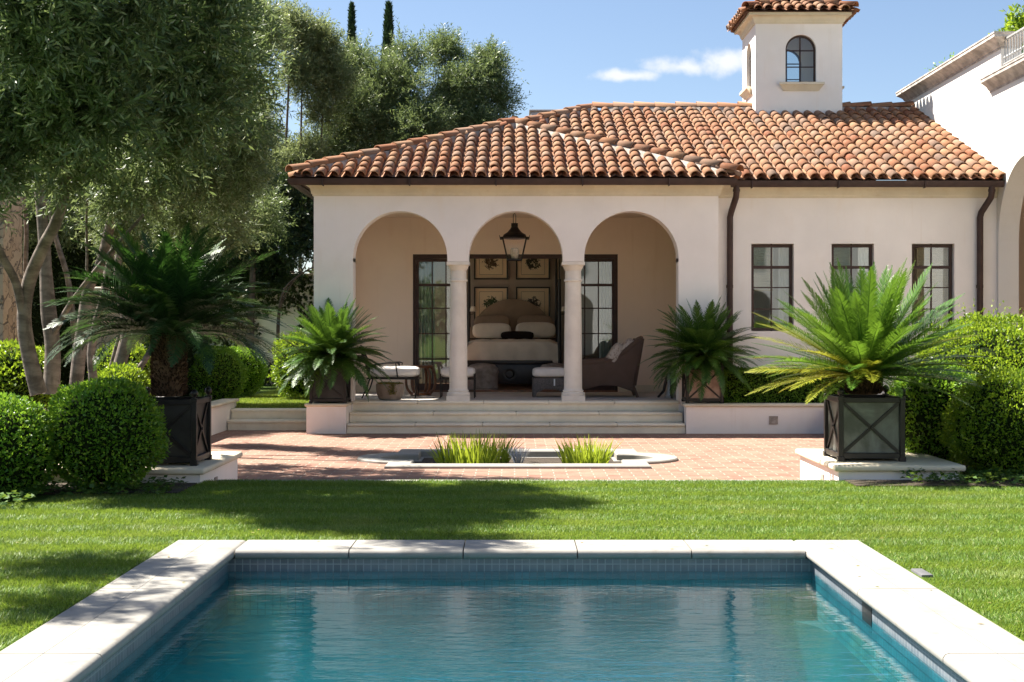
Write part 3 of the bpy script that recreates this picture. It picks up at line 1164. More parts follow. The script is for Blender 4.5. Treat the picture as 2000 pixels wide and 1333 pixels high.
for x, xb in ((3.60, 3.60), (7.80, 7.76)):
    m = MB()
    m.tube([(x + .05, 22.74, GZ - .07), (x + .05, 22.74, GZ - .17), (x + .045, 22.76, GZ - .25), (xb, 22.98, GZ - .48), (xb - .015, 23.0, GZ - .56), (xb - .02, 23.0, .42)], .052, 12)
    m.tube([(xb - .02, 23.0, 2.35), (xb - .02, 23.0, 2.40)], .058, 12)
    m.tube([(x + .05, 22.74, GZ - .12), (x + .05, 22.74, GZ - .16)], .06, 12)
    hb(m, 'downpipe', 'bronze', smooth=True)

# columns
for cx in (-.93, .97):
    cy = WY + .19
    col = empty('column', (cx - HO.x, cy - HO.y, PORCH), house)
    m = MB()
    r0, r1 = .150, .132
    prof = [(r0 + .018, .165), (r0 + .004, .185), (r0, .22)]
    for k in range(12):
        q = k / 11
        prof.append((r0 + (r1 - r0) * q ** 1.6, .22 + 1.77 * q))
    m.lathe(prof, seg=32)
    m.build('shaft', 'column_stone', col, smooth=True)
    m = MB().box(-.19, .19, -.19, .19, 0, .085)
    m.lathe([(.188, .086), (.192, .10), (.192, .125), (.18, .14), (.166, .145), (.166, .155), (.174, .16), (.172, .172), (.155, .178)], seg=32)
    m.build('base', 'column_stone', col, smooth=True)
    m = MB()
    m.lathe([(.135, 1.97), (.150, 1.975), (.154, 1.99), (.150, 2.005), (.134, 2.01), (.132, 2.15), (.140, 2.155), (.142, 2.17), (.152, 2.18),
             (.166, 2.215), (.172, 2.24), (.160, 2.241)], seg=32)
    m.box(-.188, .188, -.188, .188, 2.241, 2.292)
    m.build('capital', 'column_stone', col, smooth=True)


# windows / glazing -------------------------------------------------
def glazing(name, parent, x0, x1, z0, z1, y, fr, vbars, hbars, bar=.022, depth=.05, arch=None, mat='bronze', ox=0, glass='glass'):
    f = MB()
    if arch is None:
        f.box(x0, x0 + fr, y, y + depth, z0, z1)
        f.box(x1 - fr, x1, y, y + depth, z0, z1)
        f.box(x0 + fr, x1 - fr, y, y + depth, z0, z0 + fr)
        f.box(x0 + fr, x1 - fr, y, y + depth, z1 - fr, z1)
    for vx, a, b in vbars:
        f.box(vx - bar / 2, vx + bar / 2, y + .008, y + depth - .008, a, b)
    for hz, w in hbars:
        f.box(x0 + fr, x1 - fr, y + .004, y + depth - .004, hz - w / 2, hz + w / 2)
    o = hb(f, name, mat, parent)
    p = MB().box(x0 + fr * .6, x1 - fr * .6, y + depth * .5 - .003, y + depth * .5 + .003, z0 + fr * .6, z1 - fr * .6)
    hb(p, 'pane', glass, o)
    return o


for i, (a, b) in enumerate(WIN):
    zt_, zb_ = 3.09, 1.63
    mid = (a + b) / 2
    glazing('window', house, a + .012, b - .012, zb_ + .01, zt_ - .012, MWY + .09, .045,
            [(mid, zb_, zt_)], [(2.70, .05), (2.36, .02), (2.0, .02)])
    # bamboo blind and curtain behind the panes (things that hang in the room)
    lw_ = (.34, .34, .52)[i]
    x0 = (a + .06, a + .05, a + .15)[i]
    zb2 = (2.30, 2.2, 1.66)[i]
    m = MB()
    m.box(x0, x0 + lw_, MWY + .22, MWY + .235, zb2, 3.05)
    m.box(x0, x0 + lw_, MWY + .21, MWY + .245, zb2, zb2 + .035)
    tag(m.build('bamboo_blind', 'bamboo'),
        ('short woven bamboo blind behind the left panes of the first wing window beside the porch', 'woven bamboo blind in the middle wing window above the large palm',
         'long woven bamboo blind reaching the sill in the wing window nearest the white house')[i], 'window blind', 'bamboo blinds')
    m = MB()
    xx = b - .2
    m.add([(xx + .03 * k, MWY + .30 + .02 * math.sin(k * 1.9), z) for z in (1.5, 3.1) for k in range(8)],
          [(k, k + 1, k + 9, k + 8) for k in range(7)])
    tag(m.build('curtain', 'white_fabric', smooth=True),
        ('white curtain at the right edge of the first wing window beside the porch', 'white curtain inside the middle wing window above the large palm',
         'white curtain inside the wing window nearest the white house')[i], 'curtain', 'wing window curtains')

# porch glass doors: head frame, two side leaves
dz0, dz1 = PORCH + .02, 3.08
f = MB().box(-1.92, 1.95, BY + .03, BY + .11, 3.0, dz1)
f.box(-1.92, -1.87, BY + .03, BY + .11, dz0, 2.999)
f.box(1.90, 1.95, BY + .03, BY + .11, dz0, 2.999)
hb(f, 'door_frame', 'bronze')
for (x0, x1, hx) in ((-1.865, -.99, -1.04), (1.02, 1.895, 1.07)):
    mid = (x0 + x1) / 2
    d = glazing('door', house, x0, x1, dz0, 2.995, BY + .045, .055, [(mid - .13, dz0, 2.995), (mid + .13, dz0, 2.995)],
                [(2.50, .05), (2.06, .022), (1.58, .022), (1.10, .03), (dz0 + .07, .13)], depth=.045)
    h = MB().tube([(hx, BY + .04, 1.5), (hx, BY, 1.5)], .008, 8).tube([(hx, BY, 1.5), (hx + (.1 if hx < 0 else -.1), BY, 1.5)], .009, 8)
    hb(h, 'handle', 'iron', d)


# ------------------------------------------------------------------ roof tiles
class Tiles:
    def __init__(self, seed):
        self.V, self.F = [], []
        self.r = np.random.default_rng(seed)

    def barrel(self, p, u, v, n, L, r0, r1, lift0, lift1, seg=7, lip=True):
        """half barrel from lower end p going up v"""
        V, F = self.V, self.F
        b = len(V)
        for (q, rr, lf) in ((0, r0, lift0), (L, r1, lift1)):
            for k in range(seg + 1):
                t = math.pi * k / seg
                V.append(p + v * q + u * (-rr * math.cos(t)) + n * (lf + rr * .92 * math.sin(t)))
        for k in range(seg):
            F.append((b + k, b + k + 1, b + seg + 2 + k, b + seg + 1 + k))
        if lip:
            c = len(V)
            ri = r0 - .016
            for q in (0, .16):
                for k in range(seg + 1):
                    t = math.pi * k / seg
                    V.append(p + v * q + u * (-ri * math.cos(t)) + n * (lift0 * (1 - q / L) + ri * .92 * math.sin(t)))
            for k in range(seg):
                F.append((b + k + 1, b + k, c + k, c + k + 1))
                F.append((c + k, c + seg + 1 + k, c + seg + 2 + k, c + k + 1))

    def pan(self, p, u, v, n, L, w, depth, seg=4):
        V, F = self.V, self.F
        b = len(V)
        for q, up in ((0, .012), (L, 0)):
            for k in range(seg + 1):
                s = -1 + 2 * k / seg
                V.append(p + v * q + u * (s * w) + n * (up + depth * (s * s)))
        for k in range(seg):
            F.append((b + k, b + k + 1, b + seg + 2 + k, b + seg + 1 + k))

    def plane(self, p0, u, vplan, slope, width, rows, inside, sp=.216, ex=.37, jit=1.0):
        """p0 eave corner; u along eave; vplan horizontal up-slope dir"""
        u = np.array(u, float)
        v = np.array([vplan[0], vplan[1], slope], float)
        v /= np.linalg.norm(v)
        n = np.cross(u, v)
        if n[2] < 0:
            n = -n
        p0 = np.array(p0, float)
        nc = int(round(width / sp))
        sp2 = width / nc
        for i in range(nc + 1):
            for j in range(rows):
                s = j * ex - .03
                pc = p0 + u * (i * sp2) + v * s
                jx, js, jl, ja = self.r.normal(0, 1, 4) * jit
                if i < nc:
                    pp = p0 + u * ((i + .5) * sp2) + v * s
                    if inside(*(pp + v * .22)[:2]):
                        self.pan(pp + v * (.0 + js * .006), u, v, n, ex + .05, sp2 * .5, .035)
                if inside(*(pc + v * .2)[:2]):
                    vv = v + u * ja * .012
                    self.barrel(pc + u * jx * .004 + v * js * .012, u, vv, n, ex + .075, .092, .074, .040 + jl * .004, .022)

    def caps(self, a, b, r=.115, L=.46, ex=.38):
        a, b = np.array(a, float), np.array(b, float)
        d = b - a
        ln = np.linalg.norm(d)
        d /= ln
        u = np.cross(d, (0, 0, 1.))
        u /= np.linalg.norm(u)
        n = np.cross(u, d)
        k = 0
        while k * ex < ln - .1:
            p = a + d * (k * ex)
            j = self.r.normal(0, 1, 3)
            self.barrel(p + n * (.05 + j[0] * .004) + u * j[1] * .006, u + 0, d + u * j[2] * .012, n, min(L, ln - k * ex + .04), r, r * .84, .02, 0., 8)
            k += 1

    def build(self, name, mat, parent, off):
        V = np.array(self.V) - np.array(off)
        return np_mesh(name, V, np.array(self.F), mat, parent)


def mortar_ridge(mb_, a, b, w=.16, h=.12):
    a, b = Vector(a), Vector(b)
    d = (b - a).normalized()
    u = d.cross(Vector((0, 0, 1))).normalized()
    for s in (0,):
        n = u.cross(d)
        vs = []
        for p in (a, b):
            vs += [p - u * w - n * .03, p - u * w * .55 + n * h, p + u * w * .55 + n * h, p + u * w - n * .03]
        mb_.add(vs, [(0, 1, 2, 3), (7, 6, 5, 4), (0, 4, 5, 1), (1, 5, 6, 2), (2, 6, 7, 3), (3, 7, 4, 0)])


EX, EY, MEY = 3.58, 22.42, 22.77
RY = 27.92
rzv = EZ + TANP * (RY - MEY)
LX = -EX
RXL = RY - MEY - EX          # left end of main ridge
roof = empty('roof', (0, 0, 0), house)
deck = MB()
apex = (0, EY + EX, EZ + TANP * EX)
Z = lambda t: EZ + TANP * t
deck.add([(-EX, EY, EZ), (EX, EY, EZ), apex], [(0, 1, 2)])
deck.add([(EX, EY, EZ), (EX, MEY, EZ), (0, MEY + EX, Z(EX)), apex], [(0, 1, 2, 3)])
deck.add([(EX, MEY, EZ), (WX_MAIN, MEY, EZ), (WX_MAIN, RY, rzv), (RXL, RY, rzv), (0, MEY + EX, Z(EX))], [(0, 1, 2, 3, 4)])
deck.add([(-EX, EY, EZ), apex, (0, MEY + EX, Z(EX)), (RXL, RY, rzv), (-EX, RY + (RY - MEY), EZ)], [(4, 3, 2, 1, 0)])
deck.add([(RXL, RY, rzv), (WX_MAIN, RY, rzv), (WX_MAIN, 2 * RY - MEY, EZ), (-EX, 2 * RY - MEY, EZ)], [(0, 1, 2, 3)])
deck.box(-EX + .02, EX - .02, EY + .02, EY + .3, EZ - .045, EZ - .005)
deck.box(EX - .0, WX_MAIN - .01, MEY + .02, MEY + .3, EZ - .045, EZ - .005)
deck.box(-EX + .02, -EX + .3, EY + .3, 31.2, EZ - .045, EZ - .005)
hb(deck, 'roof_deck', 'deck_dark', roof)
T = Tiles(11)
e = .13
T.plane((-EX, EY - .06, EZ), (1, 0, 0), (0, 1), TANP, 2 * EX, 10, lambda x, y: y - EY < EX - abs(x) + .03)
T.plane((EX + .03, MEY - .06, EZ), (1, 0, 0), (0, 1), TANP, WX_MAIN - EX - .06, 15,
        lambda x, y: y < RY - .02 and not (4.79 < x < 6.52 and y > 27.52))
T.plane((-EX + .06, MEY - .06, EZ), (1, 0, 0), (0, 1), TANP, 2 * EX - .12, 15,
        lambda x, y: y < RY - .02 and y > MEY + EX - x - .02 and y - MEY < x + EX + .02 and not (4.79 < x < 6.52 and y > 27.52))
T.plane((EX + .06, MEY, EZ), (0, -1, 0), (-1, 0), TANP, MEY - EY + .02, 10, lambda x, y: EY + (EX - x) < y < MEY + EX - x)
T.plane((-EX - .06, 31.5, EZ), (0, -1, 0), (1, 0), TANP, 31.5 - EY, 15,
        lambda x, y: y - EY > x + EX and x < RXL and y < 2 * RY - MEY - EX - x and (x < 0 or y > MEY + x + EX))
T.build('roof_tiles', 'roof_tile', roof, HO)
C = Tiles(12)
hipL = (-EX - .05, EY - .05, EZ + .03)
apx = (0, EY + EX, Z(EX) + .03)
va = (0, MEY + EX, Z(EX) + .03)
rl = (RXL, RY, rzv + .03)
C.caps(hipL, apx)
C.caps((EX + .05, EY - .05, EZ + .03), apx)
C.caps(va, rl)
C.caps(apx, va)
C.caps((RXL, RY, rzv + .03), (4.77, RY, rzv + .03), ex=.42)
C.build('ridge_tiles', 'roof_tile', roof, HO)
C = Tiles(13)
C.caps((WX_MAIN - .02, RY, rzv + .03), (6.56, RY, rzv + .03), ex=.42)
C.build('ridge_tiles', 'roof_tile', roof, HO)
m = MB()
for a, b in ((hipL, apx), ((EX + .05, EY - .05, EZ + .03), apx), (va, rl), ((RXL, RY, rzv + .03), (4.77, RY, rzv + .03))):
    mortar_ridge(m, Vector(a).lerp(Vector(b), .06) + Vector((0, 0, -.03)), Vector(b) + Vector((0, 0, -.03)), .17, .085)
hb(m, 'mortar', 'mortar', roof)
m = MB()
mortar_ridge(m, Vector((WX_MAIN - .02, RY, rzv)), Vector((6.56, RY, rzv)), .17, .085)
hb(m, 'mortar', 'mortar', roof)

# ------------------------------------------------------------------ lantern tower on the roof
X0, X1, Y0, Y1 = 4.79, 6.52, 27.50, 29.06
TZ = 7.74
tower = empty('tower', (0, 0, 0), house)
m = MB()
tw = .16
WTOP, WBOT, WHW = 7.22, 6.57, .305
tcx, tcy = 5.695, (Y0 + Y1) / 2
arch_wall(m, X0, X1, 5.2, TZ, front(Y0, Y0 + tw), [(tcx - WHW, tcx + WHW, WBOT, WTOP, WHW)])
arch_wall(m, X0, X1, 5.2, TZ, front(Y1, Y1 - tw), [(tcx - WHW, tcx + WHW, WBOT, WTOP, WHW)])
arch_wall(m, Y0 + tw + .001, Y1 - tw - .001, 5.2, TZ, lambda u, z, s: (X0 if s == 0 else X0 + tw, u, z), [(tcy - .29, tcy + .29, WBOT, WTOP, .29)])
arch_wall(m, Y0 + tw + .001, Y1 - tw - .001, 5.2, TZ, lambda u, z, s: (X1 if s == 0 else X1 - tw, u, z), [(tcy - .29, tcy + .29, WBOT, WTOP, .29)])
hb(m, 'tower_wall', 'stucco', tower)
m = MB()
tp = [(o, TZ + z) for o, z in cornice_prof(.20, .15)]
sweep(m, [(X0, Y1), (X0, Y0), (X1, Y0), (X1, Y1)], tp, True)
m.box(X0 + .01, X1 - .01, Y0 + .01, Y1 - .01, TZ + .001, TZ + .19)
hb(m, 'tower_cornice', 'limestone', tower, smooth=True)
# sills
silp = [(0, 0), (.03, 0), (.04, .02), (.06, .05), (.10, .10), (.12, .115), (.12, .16), (0, .16)]
for axis in ('f', 'l', 'r'):
    m = MB()
    c = tcx if axis == 'f' else tcy
    for (o0, z0), (o1, z1) in zip(silp[:-1], silp[1:]):
        pass
    vs, k = [], len(silp)
    for sgn in (-1, 1):
        for (o, z) in silp:
            hw = .33 + o
            vs.append((hw * sgn + c, o, z + 6.405))
    P3 = {'f': lambda u, o, z: (u, Y0 - .001 - o, z), 'l': lambda u, o, z: (X0 - .001 - o, u, z), 'r': lambda u, o, z: (X1 + .001 + o, u, z)}[axis]
    vs = [P3(*q) for q in vs]
    m.add(vs, [(j, j + 1, j + 1 + k, j + k) for j in range(k - 1)] + [tuple(range(k)), tuple(range(2 * k - 1, k - 1, -1))])
    hb(m, 'sill', 'limestone', tower)


def arched_window(P3, hw, zb, zs, r):
    f = MB()
    seg = 16
    fr = .035
    out = [(-hw, zb)] + [(-hw * math.cos(math.pi * k / seg), zs + r * math.sin(math.pi * k / seg)) for k in range(seg + 1)] + [(hw, zb)]
    hi = hw - fr
    inn = [(-hi, zb + fr)] + [(-hi * math.cos(math.pi * k / seg), zs + (r - fr) * math.sin(math.pi * k / seg)) for k in range(seg + 1)] + [(hi, zb + fr)]
    n = len(out)
    vs = [P3(u, z, d) for d in (0, .04) for u, z in out] + [P3(u, z, d) for d in (0, .04) for u, z in inn]
    fs = []
    for i in range(n):
        j = (i + 1) % n
        fs += [(i, j, 2 * n + j, 2 * n + i), (n + i, 3 * n + i, 3 * n + j, n + j), (i, n + i, n + j, j), (2 * n + i, 2 * n + j, 3 * n + j, 3 * n + i)]
    f.add(vs, fs)

    def bx(u0, u1, z0, z1, d0=.006, d1=.034):
        c = [P3(u, z, d) for d in (d0, d1) for u, z in ((u0, z0), (u1, z0), (u1, z1), (u0, z1))]
        f.add(c, [(0, 1, 2, 3), (7, 6, 5, 4), (0, 4, 5, 1), (1, 5, 6, 2), (2, 6, 7, 3), (3, 7, 4, 0)])
    bx(-.014, .014, zb + fr, zs + r - fr)
    bx(-hi, hi, zs - .01, zs + .012)
    bx(-hi, hi, (zb + zs) / 2 - .01, (zb + zs) / 2 + .01)
    o = hb(f, 'window', 'bronze', tower)
    g = MB().add([P3(u, z, .02) for u, z in inn], [tuple(range(len(inn)))])
    hb(g, 'pane', 'glass', o)


arched_window(lambda u, z, d: (tcx + u, Y0 + .07 + d, z), WHW, WBOT, WTOP, WHW)
arched_window(lambda u, z, d: (tcx + u, Y1 - .07 - d, z), WHW, WBOT, WTOP, WHW)
arched_window(lambda u, z, d: (X0 + .07 + d, tcy + u, z), .29, WBOT, WTOP, .29)
arched_window(lambda u, z, d: (X1 - .07 - d, tcy + u, z), .29, WBOT, WTOP, .29)
hw_, hd_ = (X1 - X0) / 2 + .21, (Y1 - Y0) / 2 + .21
EZ2 = TZ + .205
m = MB()
tcX, tcY = (X0 + X1) / 2, (Y0 + Y1) / 2
ap = (tcX, tcY, EZ2 + TANP * min(hw_, hd_))
cs = [(tcX - hw_, tcY - hd_, EZ2), (tcX + hw_, tcY - hd_, EZ2), (tcX + hw_, tcY + hd_, EZ2), (tcX - hw_, tcY + hd_, EZ2)]
m.add(cs + [ap], [(0, 1, 4), (1, 2, 4), (2, 3, 4), (3, 0, 4), (3, 2, 1, 0)])
hb(m, 'tower_roof_deck', 'deck_dark', tower)
T = Tiles(21)
for k in range(4):
    a, b = np.array(cs[k]), np.array(cs[(k + 1) % 4])
    u = (b - a) / np.linalg.norm(b - a)
    vp = np.array((-u[1], u[0]))
    W = np.linalg.norm(b - a)
    H = hd_ if k % 2 == 0 else hw_

    def ins(x, y, a=a, u=u, vp=vp, W=W):
        s = (x - a[0]) * u[0] + (y - a[1]) * u[1]
        t = (x - a[0]) * vp[0] + (y - a[1]) * vp[1]
        return t < min(s, W - s) + .04
    T.plane(a - np.array((*vp, 0)) * .05, u, vp, TANP, W, 4, ins)
    T.caps(np.array(cs[k]) + (0, 0, .03), np.array(ap) + (0, 0, .03), .105)
T.build('tower_roof_tiles', 'roof_tile', tower, HO)
# shift child meshes: tower and roof empties sit at the house origin

# ================================================================== MAIN HOUSE (white wall on the right)
mh = thing('main_house', 'tall white stucco house wall with dark cornice and arched opening at the right edge', 'house', (WX_MAIN, 22, 0))
MO = Vector((WX_MAIN, 22, 0))


def mhb(m_, name, mat, parent=None, **k):
    m_.v = [(x - MO.x, y - MO.y, z - MO.z) for x, y, z in m_.v]
    return m_.build(name, mat, parent or mh, **k)


m = MB()
fw = lambda u, z, s: (WX_MAIN if s == 0 else WX_MAIN + .34, u, z)
arch_wall(m, 14.0, 28.4, -.05, 5.95, fw, [(20.4, 23.0, -.05, 3.12, 1.3), (16.6, 19.2, -.05, 3.12, 1.3)])
m.box(WX_MAIN, WX_MAIN + .34, 22.88, 28.4, 5.951, 6.42)
m.box(WX_MAIN + .341, 16, 28.1, 28.4, -.05, 6.42)
mhb(m, 'house_wall', 'stucco_white')
m = MB().box(11.0, 11.2, 14, 28.09, -.05, 5.9)
m.box(WX_MAIN + .342, 10.99, 27.0, 27.2, -.05, 5.9)
m.box(WX_MAIN + .342, 10.99, 14, 14.2, -.05, 5.9)
m.box(WX_MAIN + .342, 10.99, 14.21, 26.99, 4.9, 5.1)
mhb(m, 'loggia_wall', 'stucco_porch')
m = MB().box(WX_MAIN + .342, 10.99, 14.21, 26.99, -.05, .3)
mhb(m, 'loggia_floor', 'floor_stone')
m = MB().box(WX_MAIN + .342, 16, 14.0, 28.05, 5.75, 5.9)
mhb(m, 'terrace_floor', 'floor_stone')
# cornices
cprof = [(0, 0), (.012, 0), (.012, .03), (.04, .05), (.055, .085), (.095, .12), (.14, .15), (.165, .165), (.165, .215), (.175, .22), (.175, .245), (0, .245)]
m = MB()
sweep(m, [(WX_MAIN + .34, 28.401), (WX_MAIN - .001, 28.401), (WX_MAIN - .001, 22.879), (WX_MAIN + .34, 22.879)], [(o, 6.31 + z) for o, z in cprof])
m.box(WX_MAIN + .002, WX_MAIN + .338, 22.9, 28.38, 6.421, 6.553)
mhb(m, 'parapet_cornice', simple('weathered_stone', (.46, .41, .37), .85, .35, 5, .3, 40, .006), smooth=True)
m = MB()
sweep(m, [(WX_MAIN - .001, 23.4), (WX_MAIN - .001, 14.0)], [(o, 5.66 + z) for o, z in cprof])
m.box(WX_MAIN, WX_MAIN + .3, 14.0, 22.878, 5.951, 5.97)
mhb(m, 'balcony_cornice', bpy.data.materials['weathered_stone'], smooth=True)
# balcony railing
rail = empty('railing', (0, 0, 0), mh)
m = MB().bar((WX_MAIN + .04, 22.85, 6.44), (WX_MAIN + .04, 14, 6.44), .045, .03)
m.bar((WX_MAIN + .04, 22.85, 6.04), (WX_MAIN + .04, 14, 6.04), .03, .02)
mhb(m, 'handrail', 'metal_grey', rail)
y = 22.8
while y > 19.5:
    m = MB().tube([(WX_MAIN + .04, y, 5.97), (WX_MAIN + .04, y, 6.43)], .009, 6)
    m.lathe([(.006, -.03), (.02, -.012), (.024, 0), (.02, .012), (.006, .03)], (WX_MAIN + .04, y, 6.14), 8)
    mhb(m, 'baluster', 'metal_grey', rail)
    y -= .12
m = MB().box(10.96, 10.995, 25.9, 26.2, 1.45, 1.75)
m = MB().box(WX_MAIN + .36, WX_MAIN + .52, 26.96, 26.995, 1.55, 1.72)
mhb(m, 'switch_box', 'metal_grey', bevel=.01)

# boxes on the flat roof behind
b = thing('roof_vent', 'pale grey metal box on the flat roof behind the tile ridge', 'roof vent', (1.0, 34, 5.5))
m = MB().box(-.60, .9, 0, 1.2, 0, 1.52)
m.build('housing', 'metal_grey', b, bevel=.02)
m = MB().box(-.64, .94, -.04, 1.24, 1.521, 1.57)
m.build('lid', 'metal_grey', b, bevel=.01)
MB().box(.0, .12, -.08, -.001, 1.1, 1.3).build('junction_box', 'tag_white', b, bevel=.01)
m = MB()
pts = []
for k in range(13):
    a = math.pi * (.15 + .7 * k / 12)
    pts.append((math.cos(a) * 1.0, 1.35 * (math.sin(a) - .4) ))
pts = [(-.9, -1.0)] + pts[::-1] + [(.9, -1.0)]
m.prism(pts, lambda u, v, s: (u, 0 if s == 0 else .6, v * .4))
tag(m.build('skylight', 'stucco_white', loc=(8.6, 33.2, 6.72)), 'low white curved skylight top peeping over the ridge right of the tower', 'skylight')
MB()

# ================================================================== VEGETATION
def sphere_pts(n, rng):
    return unit(rng.normal(size=(n, 3)))


def nz3(P, f, off=0.):
    return np.array([mnoise.noise(Vector((p[0] * f + off, p[1] * f, p[2] * f))) for p in P])


def bush_mesh(name, n, seed, mat, rx=1, ry=1, rz_=1, leaf=.034, lump=.05, spike=.03, box=False):
    rng = np.random.default_rng(seed)
    if box:
        d = rng.uniform(-1, 1, size=(n, 3))
        ax = rng.choice(3, n, p=(.12, .58, .30))
        sg = rng.choice((-1, 1), n)
        sg[ax == 2] = 1
        d[np.arange(n), ax] = sg
        nrm = np.zeros((n, 3))
        nrm[np.arange(n), ax] = sg
        S = np.array((rx, ry, rz_))
        P = d * S
        P += nrm * (nz3(P, 3.) * lump - rng.exponential(.02, n))[:, None]
    else:
        d = sphere_pts(n, rng)
        nrm = d.copy()
        S = np.array((rx, ry, rz_))
        h = nz3(d, 2.2, seed) * lump + nz3(d, 6., seed + 5) * lump * .6 + nz3(d, 13., seed) * lump * .4
        r = 1 + h / min(rx, ry, rz_) - np.minimum(rng.exponential(.035, n), .11) / min(rx, ry, rz_) + (rng.random(n) > .93) * rng.uniform(0, spike * 1.6, n)
        P = d * S * r[:, None]
    D = nrm * .75 + rng.normal(size=(n, 3)) * .55 + np.array((0, 0, .25))
    V, F = leaf_arrays(P, D, leaf * rng.uniform(.6, 1.4, n), leaf * .58 * rng.uniform(.8, 1.2, n), rng)
    # near-black core under the leaves: the bush's inner shade as a colour
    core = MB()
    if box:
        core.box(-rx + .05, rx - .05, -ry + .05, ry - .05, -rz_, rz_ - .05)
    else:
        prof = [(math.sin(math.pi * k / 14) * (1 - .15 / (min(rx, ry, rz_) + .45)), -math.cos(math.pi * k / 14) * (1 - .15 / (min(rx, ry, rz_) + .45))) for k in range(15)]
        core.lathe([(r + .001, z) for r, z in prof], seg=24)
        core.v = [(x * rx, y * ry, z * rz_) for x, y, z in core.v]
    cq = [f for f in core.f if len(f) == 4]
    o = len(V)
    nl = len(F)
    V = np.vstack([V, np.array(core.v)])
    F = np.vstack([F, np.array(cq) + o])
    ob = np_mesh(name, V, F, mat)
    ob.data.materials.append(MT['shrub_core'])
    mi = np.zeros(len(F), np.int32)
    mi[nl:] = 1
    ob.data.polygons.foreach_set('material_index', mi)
    return ob


def bush(proto, loc, label, cat='bush', scale=1., rotz=0., group=None, first=False, mat=None):
    o = proto if first else proto.copy()
    if not first:
        COL.objects.link(o)
    o.location = loc
    o.scale = (scale,) * 3 if isinstance(scale, (int, float)) else scale
    o.rotation_euler = (0, 0, rotz)
    return tag(o, label, cat, group)


GB = 'clipped boxwood balls'
bxA = bush_mesh('boxwood_ball', 13000, 31, 'box_leaf', .53, .53, .53, leaf=.036, lump=.06, spike=.05)
bush(bxA, (-3.72, 12.55, .70), 'large dark green boxwood ball in front of the left planter', 'shrub', (1.0, 1.0, .97), .3, GB, True)
bush(bxA, (-4.60, 12.2, .57), 'dark boxwood ball at the left edge of the photo in front of the trunks', 'shrub', (1.08, 1.05, .98), 2.0, GB)
bush(bxA, (-5.25, 24.2, .84), 'round boxwood ball left of the garden steps behind the low wall', 'shrub', 1.0, 1.1, GB)
bush(bxA, (-5.35, 27.0, .84), 'boxwood ball half hidden behind the one at the garden steps', 'shrub', .92, 4.1, GB)
bxS = bush_mesh('boxwood_ball', 5600, 33, 'box_leaf_sun', .45, .45, .42, leaf=.046, lump=.06, spike=.05)
bush(bxS, (-5.62, 15.4, 1.02), 'sunlit lime green boxwood ball at the left edge below the stone wall', 'shrub', 1.12, .5, GB, True)
bush(bxS, (-5.52, 19.5, 1.08), 'small boxwood ball behind the slanting pale trunk', 'shrub', .95, 2.5, GB)
bush(bxS, (-5.18, 18.3, .80), 'low boxwood mound at the foot of the olive trunks beside the left palm', 'shrub', .9, 1.9, GB)
bush(bxS, (-5.9, 22.0, 1.35), 'boxwood ball seen between the olive trunks and the left palm trunk', 'shrub', 1.05, 3.3, GB)
hsh = bush_mesh('garden_shrub', 9000, 35, 'box_leaf_sun', .5, .5, .62, leaf=.045, lump=.12, spike=.1)
tag(hsh, 'loose sunlit shrub growing at the left corner of the pool house', 'shrub')
hsh.location = (-4.05, 26.2, .95)
big = bush_mesh('boxwood_bush', 38000, 41, 'box_leaf_sun', 1.0, 1.0, .93, leaf=.040, lump=.14, spike=.12)
tag(big, 'large lime green rounded bush beneath the last wing window', 'bush')
big.location = (5.62, 16.2, .84)
sm = bush_mesh('boxwood_bush', 18000, 42, 'box_leaf_sun', .62, .6, .56, leaf=.035, lump=.11, spike=.09)
tag(sm, 'smaller sunny green bush in front of the large rounded bush at the lawn', 'bush')
sm.location = (4.98, 13.9, .68)
sm2 = bush_mesh('boxwood_bush', 9000, 43, 'box_leaf', .55, .6, .55, leaf=.044, lump=.08, spike=.06)
tag(sm2, 'shaded dark green bush pressed against the right side of the grey planter', 'bush')
sm2.location = (4.55, 14.9, .72)
hg = bush_mesh('hedge', 20000, 44, 'box_leaf', 1.15, .33, .27, leaf=.036, lump=.05, box=True)
tag(hg, 'clipped low hedge on the retaining wall behind the large palm', 'hedge')
hg.location = (4.55, 22.62, .72)


# ground cover
def ground_cover(name, spots, seed, n, leaf):
    rng = np.random.default_rng(seed)
    Ps = []
    for (x0, x1, y0, y1, z, h) in spots:
        k = int(n * (x1 - x0) * (y1 - y0))
        p = np.stack([rng.uniform(x0, x1, k), rng.uniform(y0, y1, k), np.zeros(k)], 1)
        p[:, 2] = z + h * rng.uniform(.3, 1, k) * (.6 + .8 * np.abs(nz3(p, 3.5)))
        Ps.append(p)
    P = np.vstack(Ps)
    D = rng.normal(size=P.shape)
    D[:, 2] = np.abs(D[:, 2]) * .3
    V, F = leaf_arrays(P, D, leaf * rng.uniform(.6, 1.3, len(P)), leaf * .9 * rng.uniform(.7, 1.2, len(P)), rng, .2, 3.)
    return tag(np_mesh(name, V, F, 'cover_leaf'), kind='stuff')


ground_cover('ground_cover', [(-5.2, -4.0, 11.0, 12.4, LAWN, .13), (-4.0, -3.05, 11.9, 12.95, LAWN, .11), (3.7, 5.6, 12.75, 13.33, LAWN, .12), (4.4, 5.6, 13.3, 13.8, LAWN, .12),
                              (-7, -4.96, 15.2, 22.9, GARD, .10)], 5, 520, .055)


